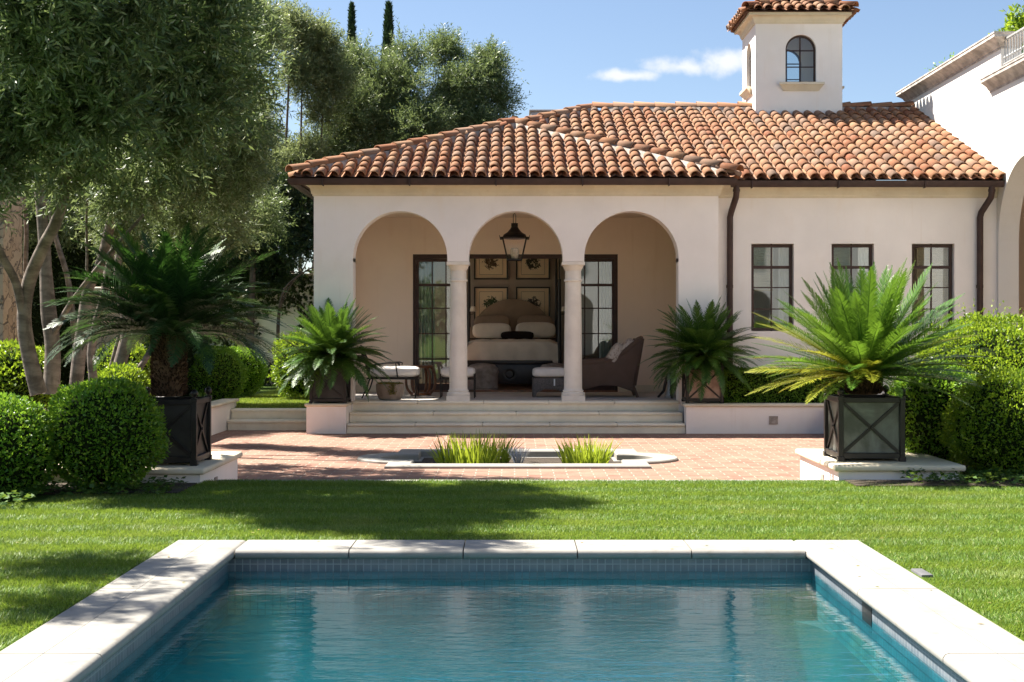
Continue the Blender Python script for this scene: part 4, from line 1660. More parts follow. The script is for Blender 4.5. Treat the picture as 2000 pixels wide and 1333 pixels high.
# ------------------------------------------------------------------ grass
def grass():
    rng = np.random.default_rng(77)
    Ps = []

    def area(x0, x1, y0, y1, dens):
        k = int((x1 - x0) * (y1 - y0) * dens)
        Ps.append(np.stack([rng.uniform(x0, x1, k), rng.uniform(y0, y1, k)], 1))
    area(-6.2, 6.5, CY1 + .012, 13.29, 8200)
    area(-4.8, CX0 - .012, 5.6, CY1 + .012, 11000)
    area(CX1 + .012, 4.8, 5.6, CY1 + .012, 11000)
    P2 = np.vstack(Ps)
    keep = np.abs(P2[:, 0]) < .385 * P2[:, 1] + 1.5
    lid = (P2[:, 0] > CX1 + .0) & (P2[:, 0] < CX1 + .10) & (P2[:, 1] > 8.06) & (P2[:, 1] < 8.4)
    bedl = (P2[:, 0] < -4.0) & (P2[:, 1] > 11.6) | ((P2[:, 0] < -2.98) & (P2[:, 1] > 12.75))
    bedr = (P2[:, 0] > 3.4) & (P2[:, 1] > 13.0)
    P2 = P2[keep & ~lid & ~bedl & ~bedr]
    n = len(P2)
    P = np.zeros((n, 3))
    P[:, :2] = P2
    P[:, 2] = LAWN - .004
    # noise field on a coarse grid for tufts
    g = np.sin(P[:, 0] * 7.1 + 1.3 * np.sin(P[:, 1] * 5.3)) * np.sin(P[:, 1] * 6.7 + 1.1 * np.sin(P[:, 0] * 4.1))
    h = rng.uniform(.014, .028, n) * (1 + .22 * g)
    band = np.sin(P[:, 1] * 2 * math.pi / .62 + .5 * np.sin(P[:, 0] * .9))
    a = rng.uniform(0, 2 * math.pi, n)
    w = rng.uniform(.0022, .0042, n)
    S = np.stack([np.cos(a), np.sin(a), np.zeros(n)], 1) * w[:, None]
    tip = P.copy()
    tip[:, :2] += rng.normal(0, .012, (n, 2))
    tip[:, 1] += .012 * np.clip(band * 2, -1, 1)
    tip[:, 2] += h
    V = np.stack([P - S, P + S, tip], 1).reshape(-1, 3)
    F = np.arange(3 * n).reshape(n, 3)
    tag(np_mesh('grass', V, F, 'lawn_blade'), kind='stuff')
    # upper garden, coarser
    n = 26000
    P = np.stack([rng.uniform(-5.2, -3.35, n), rng.uniform(23.35, 30, n), np.full(n, GARD)], 1)
    a = rng.uniform(0, 6.28, n)
    S = np.stack([np.cos(a), np.sin(a), np.zeros(n)], 1) * .006
    tip = P + rng.normal(0, .015, (n, 3))
    tip[:, 2] = GARD + rng.uniform(.02, .05, n)
    V = np.stack([P - S, P + S, tip], 1).reshape(-1, 3)
    tag(np_mesh('upper_grass', V, np.arange(3 * n).reshape(n, 3), 'grass_blade'), kind='stuff')


grass()


# ------------------------------------------------------------------ cycads
def frond_mesh(L, droop, seed, mat, pairs=58, leafl=.15, wid=.0085, vee=.28):
    rng = np.random.default_rng(seed)
    V, F = [], []
    N = 14
    pts, tans = [], []
    p = np.zeros(3)
    ang = 0.
    for k in range(N + 1):
        q = k / N
        ang = -droop * q ** 1.5
        d = np.array((math.cos(ang), 0, math.sin(ang)))
        pts.append(p.copy())
        tans.append(d)
        p = p + d * L / N
    pts, tans = np.array(pts), np.array(tans)

    def P(q):
        x = q * N
        i = min(int(x), N - 1)
        f = x - i
        return pts[i] * (1 - f) + pts[i + 1] * f, unit((tans[i] * (1 - f) + tans[i + 1] * f)[None])[0]
    # rachis: triangular section
    for k in range(N + 1):
        w = .009 * (1 - .8 * k / N)
        t = tans[k]
        up = np.array((-t[2], 0, t[0]))
        V += [pts[k] + (0, w, 0), pts[k] + (0, -w, 0), pts[k] - up * w * 1.2]
    for k in range(N):
        b = 3 * k
        for i in range(3):
            F.append((b + i, b + (i + 1) % 3, b + 3 + (i + 1) % 3, b + 3 + i))
    for i in range(pairs):
        q = .13 + .87 * i / (pairs - 1)
        c, t = P(min(q, .9999))
        up = np.array((-t[2], 0, t[0]))
        ll = leafl * (math.sin(math.pi * min(1, (q * .86 + .17))) ** .6 * .85 + .12)
        fa = R(60) - R(22) * q
        for s in (-1, 1):
            j = rng.normal(0, .06, 3)
            d = t * math.cos(fa) + np.array((0, s, 0)) * math.sin(fa) * math.cos(vee) + up * math.sin(fa) * math.sin(vee) + j
            d /= np.linalg.norm(d)
            wd = np.cross(d, up)
            wd /= np.linalg.norm(wd)
            wd = wd * .85 + t * .25
            b = len(V)
            m = c + d * ll * .55
            e = c + d * ll - up * ll * .12
            V += [c - wd * wid * .6, c + wd * wid * .6, m + wd * wid * .75, m - wd * wid * .75, e + wd * wid * .12, e - wd * wid * .12]
            F += [(b, b + 1, b + 2, b + 3), (b + 3, b + 2, b + 4, b + 5)]
    o = np_mesh('frond', V, F, mat)
    me = o.data
    bpy.data.objects.remove(o)
    return me


def cycad(name, label, loc, trunk_h, trunk_r, L, nf, el_range, mats, seed, droops=(.35, .7, 1.1), group=None, tilt=None, leafl=.15, pairs=58, extra=None, wid=.0085):
    rng = np.random.default_rng(seed)
    root = thing(name, label, 'palm', loc, 0, group)
    tr = MB().lathe([(trunk_r * .82, 0), (trunk_r * 1.0, trunk_h * .35), (trunk_r * .95, trunk_h * .8), (trunk_r * .5, trunk_h)], seg=18)
    n = 2600
    a = rng.uniform(0, 6.283, n)
    z = rng.uniform(0, trunk_h, n)
    P = np.stack([np.cos(a) * trunk_r * .92, np.sin(a) * trunk_r * .92, z], 1)
    D = np.stack([np.cos(a), np.sin(a), np.full(n, .9)], 1)
    V, F = leaf_arrays(P, D, rng.uniform(.03, .06, n), .016, rng)
    q = np.array([f for f in tr.f if len(f) == 4]) + len(V)
    np_mesh('trunk', np.vstack([V, np.array(tr.v)]), np.vstack([F, q]), 'cycad_scale', root)
    var = []
    for k, dr in enumerate(droops):
        var.append([frond_mesh(L * s, dr, seed * 10 + k * 3 + i, mt, pairs, leafl, wid) for i, (s, mt) in enumerate([(1, mats[0]), (.93, mats[0]), (1, mats[-1])])])
    golden = 2.39996
    exV, exF = [], []
    order = rng.permutation(nf)
    for i in range(nf):
        q = (order[i] + .5) / nf
        az = order[i] * golden + rng.normal(0, .12)
        s0, s1 = math.sin(R(el_range[0])), math.sin(R(el_range[1]))
        el = math.degrees(math.asin(max(-1, min(1, s0 + (s1 - s0) * (1 - q)))))
        el = .45 * el + .55 * (el_range[0] + (el_range[1] - el_range[0]) * (1 - q)) + rng.normal(0, 4)
        if tilt:
            el += tilt * math.cos(az)
        k = 0 if el > 50 else (1 if el > 20 else 2)
        if rng.random() < .25:
            k = min(2, k + 1)
        yel = extra is not None and extra(az, el, rng)
        me = var[min(k, len(var) - 1)][2 if yel else rng.integers(0, 2)]
        if i >= 100:
            mw = Matrix.Translation((math.cos(az) * trunk_r * .3, math.sin(az) * trunk_r * .3, trunk_h - .03)) @ \
                Matrix.Rotation(az, 4, 'Z') @ Matrix.Rotation(-R(el), 4, 'Y')
            co = np.empty(len(me.vertices) * 3, np.float32)
            me.vertices.foreach_get('co', co)
            co = co.reshape(-1, 3) * .94 @ np.array(mw)[:3, :3].T + np.array(mw)[:3, 3]
            exF.append(np.array([p.vertices[:] for p in me.polygons]) + sum(len(x) for x in exV))
            exV.append(co)
            continue
        o = bpy.data.objects.new('frond', me)
        o.parent = root
        o.location = (math.cos(az) * trunk_r * .3, math.sin(az) * trunk_r * .3, trunk_h - .03)
        o.rotation_euler = (rng.normal(0, .25), -R(el), az)
        s = rng.uniform(.88, 1.08)
        o.scale = (s, s, s)
        COL.objects.link(o)
    if exV:
        tag(np_mesh('inner_fronds', np.vstack(exV), np.vstack(exF), mats[0], root), kind='stuff')
    return root


GP = 'cycads in planters'
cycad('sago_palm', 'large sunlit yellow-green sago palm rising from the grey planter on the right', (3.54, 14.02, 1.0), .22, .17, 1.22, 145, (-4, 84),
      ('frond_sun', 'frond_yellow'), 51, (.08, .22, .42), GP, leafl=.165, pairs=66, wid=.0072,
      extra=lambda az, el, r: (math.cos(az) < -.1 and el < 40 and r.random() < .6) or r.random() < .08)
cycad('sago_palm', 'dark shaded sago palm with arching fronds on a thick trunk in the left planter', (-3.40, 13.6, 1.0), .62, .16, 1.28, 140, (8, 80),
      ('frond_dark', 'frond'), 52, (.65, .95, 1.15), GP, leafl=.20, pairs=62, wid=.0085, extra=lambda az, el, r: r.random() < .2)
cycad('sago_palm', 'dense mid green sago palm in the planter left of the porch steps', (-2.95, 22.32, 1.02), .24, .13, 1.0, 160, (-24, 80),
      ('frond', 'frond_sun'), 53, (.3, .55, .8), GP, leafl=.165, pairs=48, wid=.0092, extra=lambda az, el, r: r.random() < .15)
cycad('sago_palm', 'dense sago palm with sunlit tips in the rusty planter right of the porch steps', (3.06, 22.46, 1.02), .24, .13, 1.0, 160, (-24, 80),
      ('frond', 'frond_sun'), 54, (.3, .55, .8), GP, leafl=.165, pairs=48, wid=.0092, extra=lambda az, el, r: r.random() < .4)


# ------------------------------------------------------------------ planters
def make_planter(label, loc, scale, panelmat, group):
    s = .66
    h = .64
    t = thing('planter_box', label, 'planter', loc, 0, group)
    t.scale = (scale,) * 3
    hs = s / 2
    pw = .05
    m = MB()
    for sx in (-1, 1):
        for sy in (-1, 1):
            cx, cy = sx * (hs - pw / 2), sy * (hs - pw / 2)
            m.box(cx - pw / 2, cx + pw / 2, cy - pw / 2, cy + pw / 2, .001, h)
            m.box(cx - pw / 2 - .008, cx + pw / 2 + .008, cy - pw / 2 - .008, cy + pw / 2 + .008, 0, .05)
            m.box(cx - pw / 2 - .006, cx + pw / 2 + .006, cy - pw / 2 - .006, cy + pw / 2 + .006, h - .03, h + .006)
    for z0, z1 in ((.03, .085), (h - .055, h - .005)):
        for sg in (-1, 1):
            m.box(-hs + pw, hs - pw, sg * (hs - .022) - .018, sg * (hs - .022) + .018, z0, z1)
            m.box(sg * (hs - .022) - .018, sg * (hs - .022) + .018, -hs + pw, hs - pw, z0, z1)
    m.build('frame', 'planter_frame', t, bevel=.004, segs=1)
    q = hs - .035
    for k in range(4):
        a = k * math.pi / 2
        ca, sa = math.cos(a), math.sin(a)
        rot = lambda x, y, z: (x * ca - y * sa, x * sa + y * ca, z)
        p = MB().box(-hs + pw, hs - pw, -q, -q + .01, .08, h - .05)
        p.v = [rot(*v) for v in p.v]
        p.build('panel', panelmat, t)
        b = MB()
        z0, z1, x = .085, h - .055, hs - pw
        b.bar((-x, -q - .009, z0), (x, -q - .009, z1), .014, .03)
        b.bar((-x, -q - .011, z1), (x, -q - .011, z0), .014, .03)
        b.tube([(0, -q - .006, (z0 + z1) / 2), (0, -q - .028, (z0 + z1) / 2)], [.022, .012], 10)
        b.v = [rot(*v) for v in b.v]
        b.build('cross_brace', 'planter_frame', t)
    for sx in (-1, 1):
        for sy in (-1, 1):
            f = MB().lathe([(.012, 0), (.012, .012), (.02, .018), (.032, .034), (.036, .05), (.032, .066), (.02, .08), (.006, .088)], (sx * (hs - pw / 2), sy * (hs - pw / 2), h + .006), 14)
            f.build('finial', 'planter_frame', t, smooth=True)
    MB().box(-q + .012, q - .012, -q + .012, q - .012, .45, h - .045).build('soil', 'soil', t)
    return t


GPB = 'planters with diagonal braces'
make_planter('grey zinc planter box with dark cross braces under the large sunlit palm', (3.54, 14.02, NZ), 1.0, 'zinc_panel', GPB)
make_planter('black planter box under the shaded palm beside the left boxwoods', (-3.385, 13.6, NZ), 1.0, 'planter_panel', GPB)
make_planter('black planter box on the block left of the porch steps', (-2.975, 22.32, PORCH), .89, 'planter_panel', GPB)
make_planter('rusty brown planter box on the wall right of the porch steps', (3.05, 22.46, PORCH - .005), .91, 'rust_panel', GPB)


# ------------------------------------------------------------------ trees
def twig_crown(name, blobs, ntw, leaf, mat, parent, seed, per=13, twl=.30, thin=.0, nf=1.1, wratio=.24, updir=.25, hole=None):
    rng = np.random.default_rng(seed)
    vol = np.array([b[3] * b[4] * b[5] if len(b) > 4 else b[3] ** 3 for b in blobs]) ** .8
    pick = rng.choice(len(blobs), ntw, p=vol / vol.sum())
    C = np.array([b[:3] for b in blobs])[pick]
    S = np.array([(b[3], b[4], b[5]) if len(b) > 4 else (b[3],) * 3 for b in blobs])[pick]
    d = sphere_pts(ntw, rng)
    r = rng.uniform(.15, 1, ntw) ** .5
    # every limb end carries its own clump of twigs
    K = 20
    sub = unit(rng.normal(size=(len(blobs), K, 3)))
    subr = rng.uniform(.5, 1.02, size=(len(blobs), K))
    subs = rng.uniform(.16, .40, size=(len(blobs), K))
    kk = rng.integers(0, K, ntw)
    ds = sub[pick, kk]
    P = C + S * (ds * subr[pick, kk][:, None] * .86 + d * (r * subs[pick, kk])[:, None])
    d = unit(d + ds * .7)
    nn = nz3(P, nf, seed * 3.1) + .5 * nz3(P, nf * 2.3, seed)
    keep = nn > thin - .55
    P, d = P[keep], d[keep]
    nt = len(P)
    D = unit(d * .8 + rng.normal(size=(nt, 3)) * .6 + np.array((0, 0, updir)))
    TL = twl * rng.uniform(.6, 1.3, nt)
    j = np.arange(per)
    q = (j + .5) / per
    B = P[:, None, :] + D[:, None, :] * (TL[:, None] * q[None, :])[..., None]
    B[..., 2] -= (TL[:, None] * q[None, :] ** 2) * .06
    X = unit(np.cross(D, rng.normal(size=(nt, 3))))
    Yv = np.cross(D, X)
    ph = j[None, :] * 2.1 + rng.uniform(0, 6.28, (nt, 1))
    side = X[:, None, :] * np.cos(ph)[..., None] + Yv[:, None, :] * np.sin(ph)[..., None]
    LD = D[:, None, :] * .75 + side * .75 + rng.normal(size=side.shape) * .15
    B, LD = B.reshape(-1, 3), LD.reshape(-1, 3)
    n = len(B)
    Ls = leaf * rng.uniform(.65, 1.25, n)
    V, F = leaf_arrays(B, LD, Ls, Ls * wratio, rng)
    # twigs as slim blades in the same mesh
    tw = np.stack([P - X * .003, P + X * .003, P + D * TL[:, None] * .8 + X * .0015, P + D * TL[:, None] * .8 - X * .0015], 1).reshape(-1, 3)
    F2 = np.arange(4 * nt).reshape(nt, 4) + len(V)
    return np_mesh(name, np.vstack([V, tw]), np.vstack([F, F2]), mat, parent)


def smooth_path(pts, rad, k=4):
    """Catmull-Rom"""
    P = [Vector(p) for p in pts]
    out, rr = [], []
    n = len(P)
    for i in range(n - 1):
        p0, p1, p2, p3 = P[max(i - 1, 0)], P[i], P[i + 1], P[min(i + 2, n - 1)]
        for j in range(k):
            t = j / k
            out.append(.5 * ((2 * p1) + (p2 - p0) * t + (2 * p0 - 5 * p1 + 4 * p2 - p3) * t * t + (3 * p1 - p0 - 3 * p2 + p3) * t ** 3))
            rr.append(rad[i] * (1 - t) + rad[i + 1] * t)
    out.append(P[-1])
    rr.append(rad[-1])
    return out, rr


def tree(name, label, cat, base, stems, blobs, ntw, leaf, mat, seed, bark='bark', group=None, **kw):
    root = thing(name, label, cat, base, 0, group)
    bv = Vector(base)
    m = MB()
    for pts, rad in stems:
        pts, rad = smooth_path([Vector(p) - bv for p in pts], rad)
        rad = [r * .72 * (1 + .06 * mnoise.noise(Vector(p) * 4)) for p, r in zip(pts, rad)]
        m.tube(pts, rad, 12)
    m.build('trunk', bark, root, smooth=True)
    bl = [(b[0] - bv.x, b[1] - bv.y, b[2] - bv.z, *b[3:]) for b in blobs]
    twig_crown('crown', bl, ntw, leaf, mat, root, seed, **kw)
    return root


def blob(px, py, Y, r, ry=None, rz_=None):
    p = at(px, py, Y)
    return (p.x, p.y, p.z, r, ry or r, rz_ or r)


GO = 'olive trees at the left of the garden'
# nearest olive: two stems
YA = 14.3
stA = [([at(76, 770, YA), at(56, 690, YA), at(47, 620, YA), at(57, 550, YA), at(84, 484, YA - .2), at(113, 425, YA - .4), at(135, 330, YA - .7), at(150, 200, YA - 1.2), at(190, 60, YA - 1.6)],
        [.125, .105, .10, .095, .085, .08, .065, .05, .03]),
       ([at(47, 625, YA), at(31, 553, YA - .1), at(-2, 489, YA - .3), at(-50, 380, YA - .6), at(-90, 200, YA - 1)], [.07, .06, .055, .045, .03]),
       ([at(100, 770, YA + .6), at(103, 680, YA + .6), at(95, 611, YA + .6), at(89, 522, YA + .6), at(84, 445, YA + .6), at(70, 330, YA + .6), at(40, 200, YA + .4)],
        [.125, .115, .115, .09, .082, .065, .04]),
       ([at(97, 668, YA + .6), at(125, 615, YA + .45), at(153, 572, YA + .2), at(210, 500, YA), at(280, 420, YA - .3)], [.05, .042, .036, .03, .02])]
blA = [blob(60, 20, 11.6, 1.25), blob(230, 40, 12.2, 1.25), blob(400, 10, 13.0, 1.15), blob(20, 210, 12.6, 1.05), blob(190, 220, 12.4, 1.15), blob(345, 190, 13.2, 1.2),
       blob(450, 140, 13.8, .8), blob(330, 290, 13.6, .95), blob(120, 330, 13.6, .75), blob(240, 360, 14.4, .7), blob(-60, 330, 12.6, 1.0)]
blA += [(-4.4, 12.4, 5.5, 1.6, 1.6, 1.0), (-5.6, 13.2, 6.0, 1.5, 1.5, 1.1), (-4.0, 11.0, 5.4, .9, .9, .7), (-5.3, 9.7, 4.3, 1.0, .9, .8), (-5.2, 8.6, 4.6, .8, .7, .6)]
tree('olive_tree', 'nearest olive tree with two leaning smooth trunks behind the left boxwood balls', 'tree', at(85, 770, YA), stA, blA, 8000, .094, 'olive_leaf', 61, group=GO,
     per=15, twl=.27, thin=.10, nf=1.5, wratio=.24)
YB = 17.0
stB = [([at(148, 760, YB), at(155, 690, YB), at(163, 624, YB), at(173, 563, YB), at(194, 522, YB), at(217, 433, YB), at(240, 330, YB - .3), at(280, 200, YB - .6)],
        [.12, .11, .10, .09, .085, .08, .06, .04]),
       ([at(185, 760, YB + .5), at(178, 690, YB + .5), at(190, 625, YB + .5), at(202, 583, YB + .5), at(212, 520, YB + .6), at(240, 440, YB + .7), at(300, 330, YB + .6)],
        [.075, .075, .07, .075, .06, .05, .03]),
       ([at(167, 590, YB), at(170, 500, YB), at(169, 420, YB), at(175, 330, YB)], [.025, .022, .02, .015])]
blB = [blob(260, 330, 16.2, 1.2), blob(420, 330, 16.0, 1.15), blob(450, 250, 15.5, .85), blob(120, 300, 16.5, 1.2), blob(360, 420, 17.0, .8), blob(450, 380, 17.0, .5), blob(230, 430, 17.5, .7),
       blob(290, 120, 16.5, 1.5), blob(420, 60, 16.5, 1.1), blob(490, 60, 16.2, .7), (-4.8, 16.6, 6.4, 1.5, 1.5, 1.0)]
tree('olive_tree', 'olive tree with several pale upright trunks left of the shaded palm', 'tree', at(165, 760, YB), stB, blB, 8200, .074, 'olive_leaf', 62, group=GO, per=14, twl=.27, thin=.1, nf=1.4, wratio=.23)
YC = 18.6
stC = [([at(222, 755, YC), at(240, 690, YC), at(248, 655, YC), at(246, 620, YC), at(236, 573, YC), at(230, 520, YC), at(250, 430, YC), at(330, 300, YC)], [.12, .12, .115, .10, .085, .07, .055, .035]),
       ([at(212, 740, YC + .2), at(232, 665, YC + .1), at(246, 625, YC)], [.055, .05, .05]),
       ([at(250, 765, YC - .2), at(270, 725, YC - .2), at(296, 680, YC - .1), at(330, 600, YC + .1), at(372, 500, YC + .4), at(408, 425, YC + .6), at(440, 330, YC + .8)], [.06, .055, .055, .045, .035, .04, .03]),
       ([at(252, 640, YC), at(256, 590, YC), at(258, 545, YC), at(280, 470, YC)], [.05, .035, .04, .03])]
blC = [blob(420, 430, 19.5, .9), blob(470, 330, 19.5, .8), blob(350, 470, 20, .7), blob(490, 250, 19.8, .5), blob(400, 250, 19, 1.0), blob(250, 450, 20.5, .9), blob(490, 60, 19, .8)]
tree('olive_tree', 'olive tree with a bent trunk and a slanting pale limb behind the left palm', 'tree', at(235, 765, YC), stC, blC, 5200, .072, 'olive_leaf_pale', 63, group=GO, per=13, twl=.27, thin=.05, nf=1.2)
YD = 22
stD = [([at(52, 690, YD), at(50, 535, YD), at(51, 433, YD), at(40, 330, YD)], [.06, .055, .05, .04]),
       ([at(150, 720, YD), at(145, 650, YD), at(133, 548, YD), at(110, 468, YD), at(90, 380, YD)], [.07, .065, .06, .055, .04])]
blD = [blob(40, 420, 23, 1.2), blob(150, 400, 23, 1.2), blob(280, 380, 24, 1.4), blob(400, 360, 25, 1.5), blob(60, 250, 23.5, 1.6), blob(240, 220, 25, 1.8), blob(400, 200, 26, 1.3),
       blob(500, 420, 27, 1.0), blob(370, 480, 25, .8)]
tree('olive_tree', 'farther olive tree with two thin stems in front of the dark hedge', 'tree', at(90, 720, YD), stD, blD, 8500, .085, 'olive_leaf', 64, group=GO, per=12, twl=.38, thin=-.05, nf=.9)
# dark tree by the house corner
YE = 31.6
stE = [([at(488, 760, YE), at(490, 640, YE), at(492, 560, YE), at(498, 480, YE), at(510, 400, YE)], [.13, .11, .10, .085, .06]),
       ([at(545, 760, YE - 1), at(543, 640, YE - 1), at(552, 575, YE - 1), at(575, 545, YE - 1), at(615, 520, YE - 1)], [.06, .055, .04, .03, .02]),
       ([at(548, 600, YE - 1), at(566, 560, YE - 1), at(590, 530, YE - 1), at(600, 510, YE - 1)], [.03, .025, .02, .012])]
blE = [blob(540, 440, 31.75, 1.26), blob(590, 420, 31.85, 1.03), blob(560, 380, 32.00, 0.85), blob(590, 480, 31.65, 0.66), blob(480, 470, 31.88, 0.97), blob(470, 400, 32.00, 1.07), blob(500, 520, 32.25, 0.94), blob(440, 515, 32.12, 0.95), blob(540, 530, 32.38, 0.72), blob(400, 520, 32.00, 0.96)]
tree('evergreen_tree', 'dark leafy evergreen tree against the left corner of the pool house', 'tree', at(505, 760, YE), stE, blE, 6800, .10, 'dark_leaf', 65, 'bark_dark', per=12, twl=.36, thin=-.1, nf=1., wratio=.34)
# background olives behind the roof
GBk = 'olive trees behind the tiled roof'


def back_olive(label, base, blobs, n, seed, mat='olive_leaf', trunk=True):
    b = Vector(base)
    st_ = []
    for k in range(3):
        bl = blobs[(2 * k + 1) % len(blobs)]
        t = Vector(bl[:3])
        mid = b.lerp(t, .5) + Vector((random.uniform(-.4, .4), 0, .3))
        st_.append(([b + Vector((random.uniform(-.15, .15), 0, 0)), b.lerp(mid, .4) + Vector((0, 0, .2)), mid, t], [.11, .08, .055, .02]))
    return tree('olive_tree', label, 'tree', base, st_, blobs, n, .105, mat, seed, 'bark_dark', GBk, per=12, twl=.48, thin=.02, nf=.75)


back_olive('broad olive crown rising over the left slope of the tile roof', (-3.2, 36.5, .3),
           [blob(700, 220, 36, 1.5), blob(760, 180, 36.5, 1.6), blob(690, 130, 37, 1.1), blob(820, 260, 36, 1.4), blob(650, 250, 36, 1.0), blob(640, 300, 35.5, .9), blob(800, 110, 37, .85), blob(690, 300, 36, 1.0), blob(760, 300, 37, 1.3)], 7600, 71)
back_olive('olive crown next to the sky right of the tall cypress', (-1.3, 37.5, .3),
           [blob(900, 180, 37.5, 1.35), blob(950, 150, 38, .95), blob(930, 240, 37.5, 1.15), blob(870, 100, 38, .8), blob(975, 200, 38, .7), blob(860, 250, 37, 1.2), blob(890, 290, 37.5, 1.0), blob(955, 110, 38.2, .5)], 6800, 72)
back_olive('pale feathery olive between the near crowns and the cypresses', (-5.2, 33.9, .3),
           [blob(620, 90, 35, 1.0), blob(590, 150, 34.5, .8), blob(650, 160, 35, .8), blob(570, 60, 34.5, .8), blob(600, 310, 34.6, .8), blob(630, 220, 34.8, .55), blob(560, 330, 34.3, .8)], 4600, 73, 'olive_leaf_pale')
back_olive('sunlit pale olive low behind the left end of the eave', (-6.6, 34.8, .3),
           [blob(520, 300, 35, 1.2), blob(470, 220, 36, 1.6), blob(540, 370, 35, .9), blob(420, 330, 36, 1.7), blob(300, 350, 36, 1.9)], 5600, 74, 'olive_leaf_pale')
back_olive('thick olive mass filling the far left behind the stone wall', (-11.5, 30, .3),
           [blob(60, 330, 30, 2.0), blob(160, 180, 31, 2.4), blob(20, 120, 30, 2.4), blob(300, 120, 33, 2.6), blob(-60, 420, 29, 1.8), blob(200, 420, 30, 1.5)], 6000, 75)


def cypress(label, px, ptop, Y, r, seed):
    rng = np.random.default_rng(seed)
    top = at(px, ptop, Y)
    base = (top.x, Y, .3)
    H = top.z - .3
    t = thing('cypress_tree', label, 'tree', base, 0, 'slim cypresses on the skyline')
    MB().tube([(0, 0, 0), (0, 0, H * .5), (0, 0, H * .97)], [.16, .1, .02], 8).build('trunk', 'bark_dark', t)
    n = 15000
    z = rng.uniform(.05, 1, n) ** .9
    prof = np.minimum(1, (1 - z) * 3.6) ** .75 * (.85 + .15 * np.sin(z * 40))
    a = rng.uniform(0, 6.283, n)
    rr = r * prof * np.sqrt(rng.uniform(.45, 1, n)) * (1 + .22 * np.sin(a * 3 + z * 25) * .6)
    P = np.stack([np.cos(a) * rr, np.sin(a) * rr, z * H], 1)
    D = np.stack([np.cos(a) * .35, np.sin(a) * .35, np.ones(n)], 1) + rng.normal(size=(n, 3)) * .25
    V, F = leaf_arrays(P, D, rng.uniform(.12, .26, n), .05, rng)
    np_mesh('crown', V, F, 'cypress_leaf', t)


cypress('taller dark cypress spire standing clear against the sky', 759, 10, 52, .42, 81)
cypress('slimmer cypress spire half hidden behind the feathery olive', 687, 12, 58, .33, 82)

# the white house opposite, mirrored in the windows, with an unseen pale terrace added to bounce light; olives to its left
oh = thing('garden_house', 'long white two storey house with dark windows facing the pool from behind the viewer', 'house', (6, -9, .2))
m = MB()
arch_wall(m, -9, 16, -.2, 6.4, lambda u, z, s: (u, 0 if s == 0 else -.4, z), [(-7.5 + 3.4 * k, -5.9 + 3.4 * k, .0, 2.3, .8) for k in range(7)])
m.box(-9, 16, -8, -.401, 6.0, 6.4)
m.box(-9, -8.7, -8, -.401, -.2, 5.99)
m.box(-9, 16, -2.6, -2.4, -.2, 5.99)
m.build('house_wall', 'stucco_white', oh)
for k in range(7):
    m = MB()
    a = -7.2 + 3.4 * k
    m.box(a, a + 1.0, .005, .04, 3.9, 5.3)
    m.build('window', 'glass', oh)
m = MB()
sheet(m, -3.0, 22, -8.99, 1.3, .205)
tag(m.build('terrace', 'coping'), kind='structure')
rng = np.random.default_rng(99)
tl = twig_crown('tree_line', [(x, -19 + rng.uniform(-1.5, 1.5), rng.uniform(1.5, 4.5), 2.6, 1.6, 2.4) for x in np.arange(-16, 0, 1.6)], 3000, .34, 'olive_leaf', None, 99, per=9, twl=.9, wratio=.4, thin=-.3, nf=.4)
tag(tl, kind='stuff')

# left background: rubble piers, dark hedge, garden wall with ivy
rp = capped('stone_pier', 'tall sunlit rubble stone pier at the left edge behind the olive trunks', 'stone wall', -9.5, -7.62, 20.6, 21.4, 0, 4.2, .06, .03, 'rubble')
capped('stone_pier', 'shaded rubble stone pier seen between the olive trunks', 'stone wall', -6.45, -5.95, 20.9, 21.6, 0, 2.3, .06, .03, 'rubble')
th_ = bush_mesh('tall_hedge', 26000, 45, 'dark_leaf', 2.6, .4, 1.7, leaf=.075, lump=.12, box=True)
tag(th_, 'tall dark hedge filling the gap behind the olive trunks', 'hedge')
th_.location = (-8.1, 24.2, 1.95)
gw = capped('garden_wall', 'pale garden wall with ivy behind the upper lawn', 'wall', -14, -3.2, 33.0, 33.25, 0, 3.0, .08, .04, 'stucco')
rng = np.random.default_rng(5)
n = 9000
P = np.stack([rng.uniform(-9, -3.2, n), np.full(n, 32.97), rng.uniform(.3, 3.1, n)], 1)
kp = nz3(P, .9, 4.) + .35 * nz3(P, 3.) > -.08
P = P[kp]
D = rng.normal(size=P.shape) + np.array((0, -.6, -.4))
V, F = leaf_arrays(P, D, rng.uniform(.06, .13, len(P)), .09, rng)
tag(np_mesh('ivy', V, F, 'ivy_leaf'), 'dark ivy clinging to the pale garden wall', 'ivy')
# agave at the corner of the low wall
rng = np.random.default_rng(15)
V, F = [], []
for i in range(22):
    a = i * 2.4
    el = R(20 + 60 * (1 - i / 22))
    L = .42
    b = len(V)
    for k in range(4):
        q = k / 3
        w = (.022, .03, .02, .001)[k]
        c = np.array((math.cos(a) * math.cos(el) * L * q, math.sin(a) * math.cos(el) * L * q, math.sin(el) * L * q - .12 * q * q))
        s = np.array((-math.sin(a), math.cos(a), 0)) * w
        V += [c - s, c + s]
    for k in range(3):
        F.append((b + 2 * k, b + 2 * k + 1, b + 2 * k + 3, b + 2 * k + 2))
ag = np_mesh('agave', V, F, 'cover_leaf')
ag.location = (-5.12, 22.6, .36)
tag(ag, 'small spiky agave behind the cap of the low left wall', 'plant')


def leafy(name, label, loc, r, n, seed, mat='box_leaf', leaf=.09):
    root = thing(name, label, 'plant', loc)
    MB().tube([(0, 0, 0), (.05, 0, r * .8)], [.03, .015], 7).build('stem', 'bark_dark', root)
    twig_crown('foliage', [(0, 0, r * .9, r, r, r * .8)], n, leaf, mat, root, seed, per=9, twl=.25, wratio=.42, thin=.1, nf=2.5)


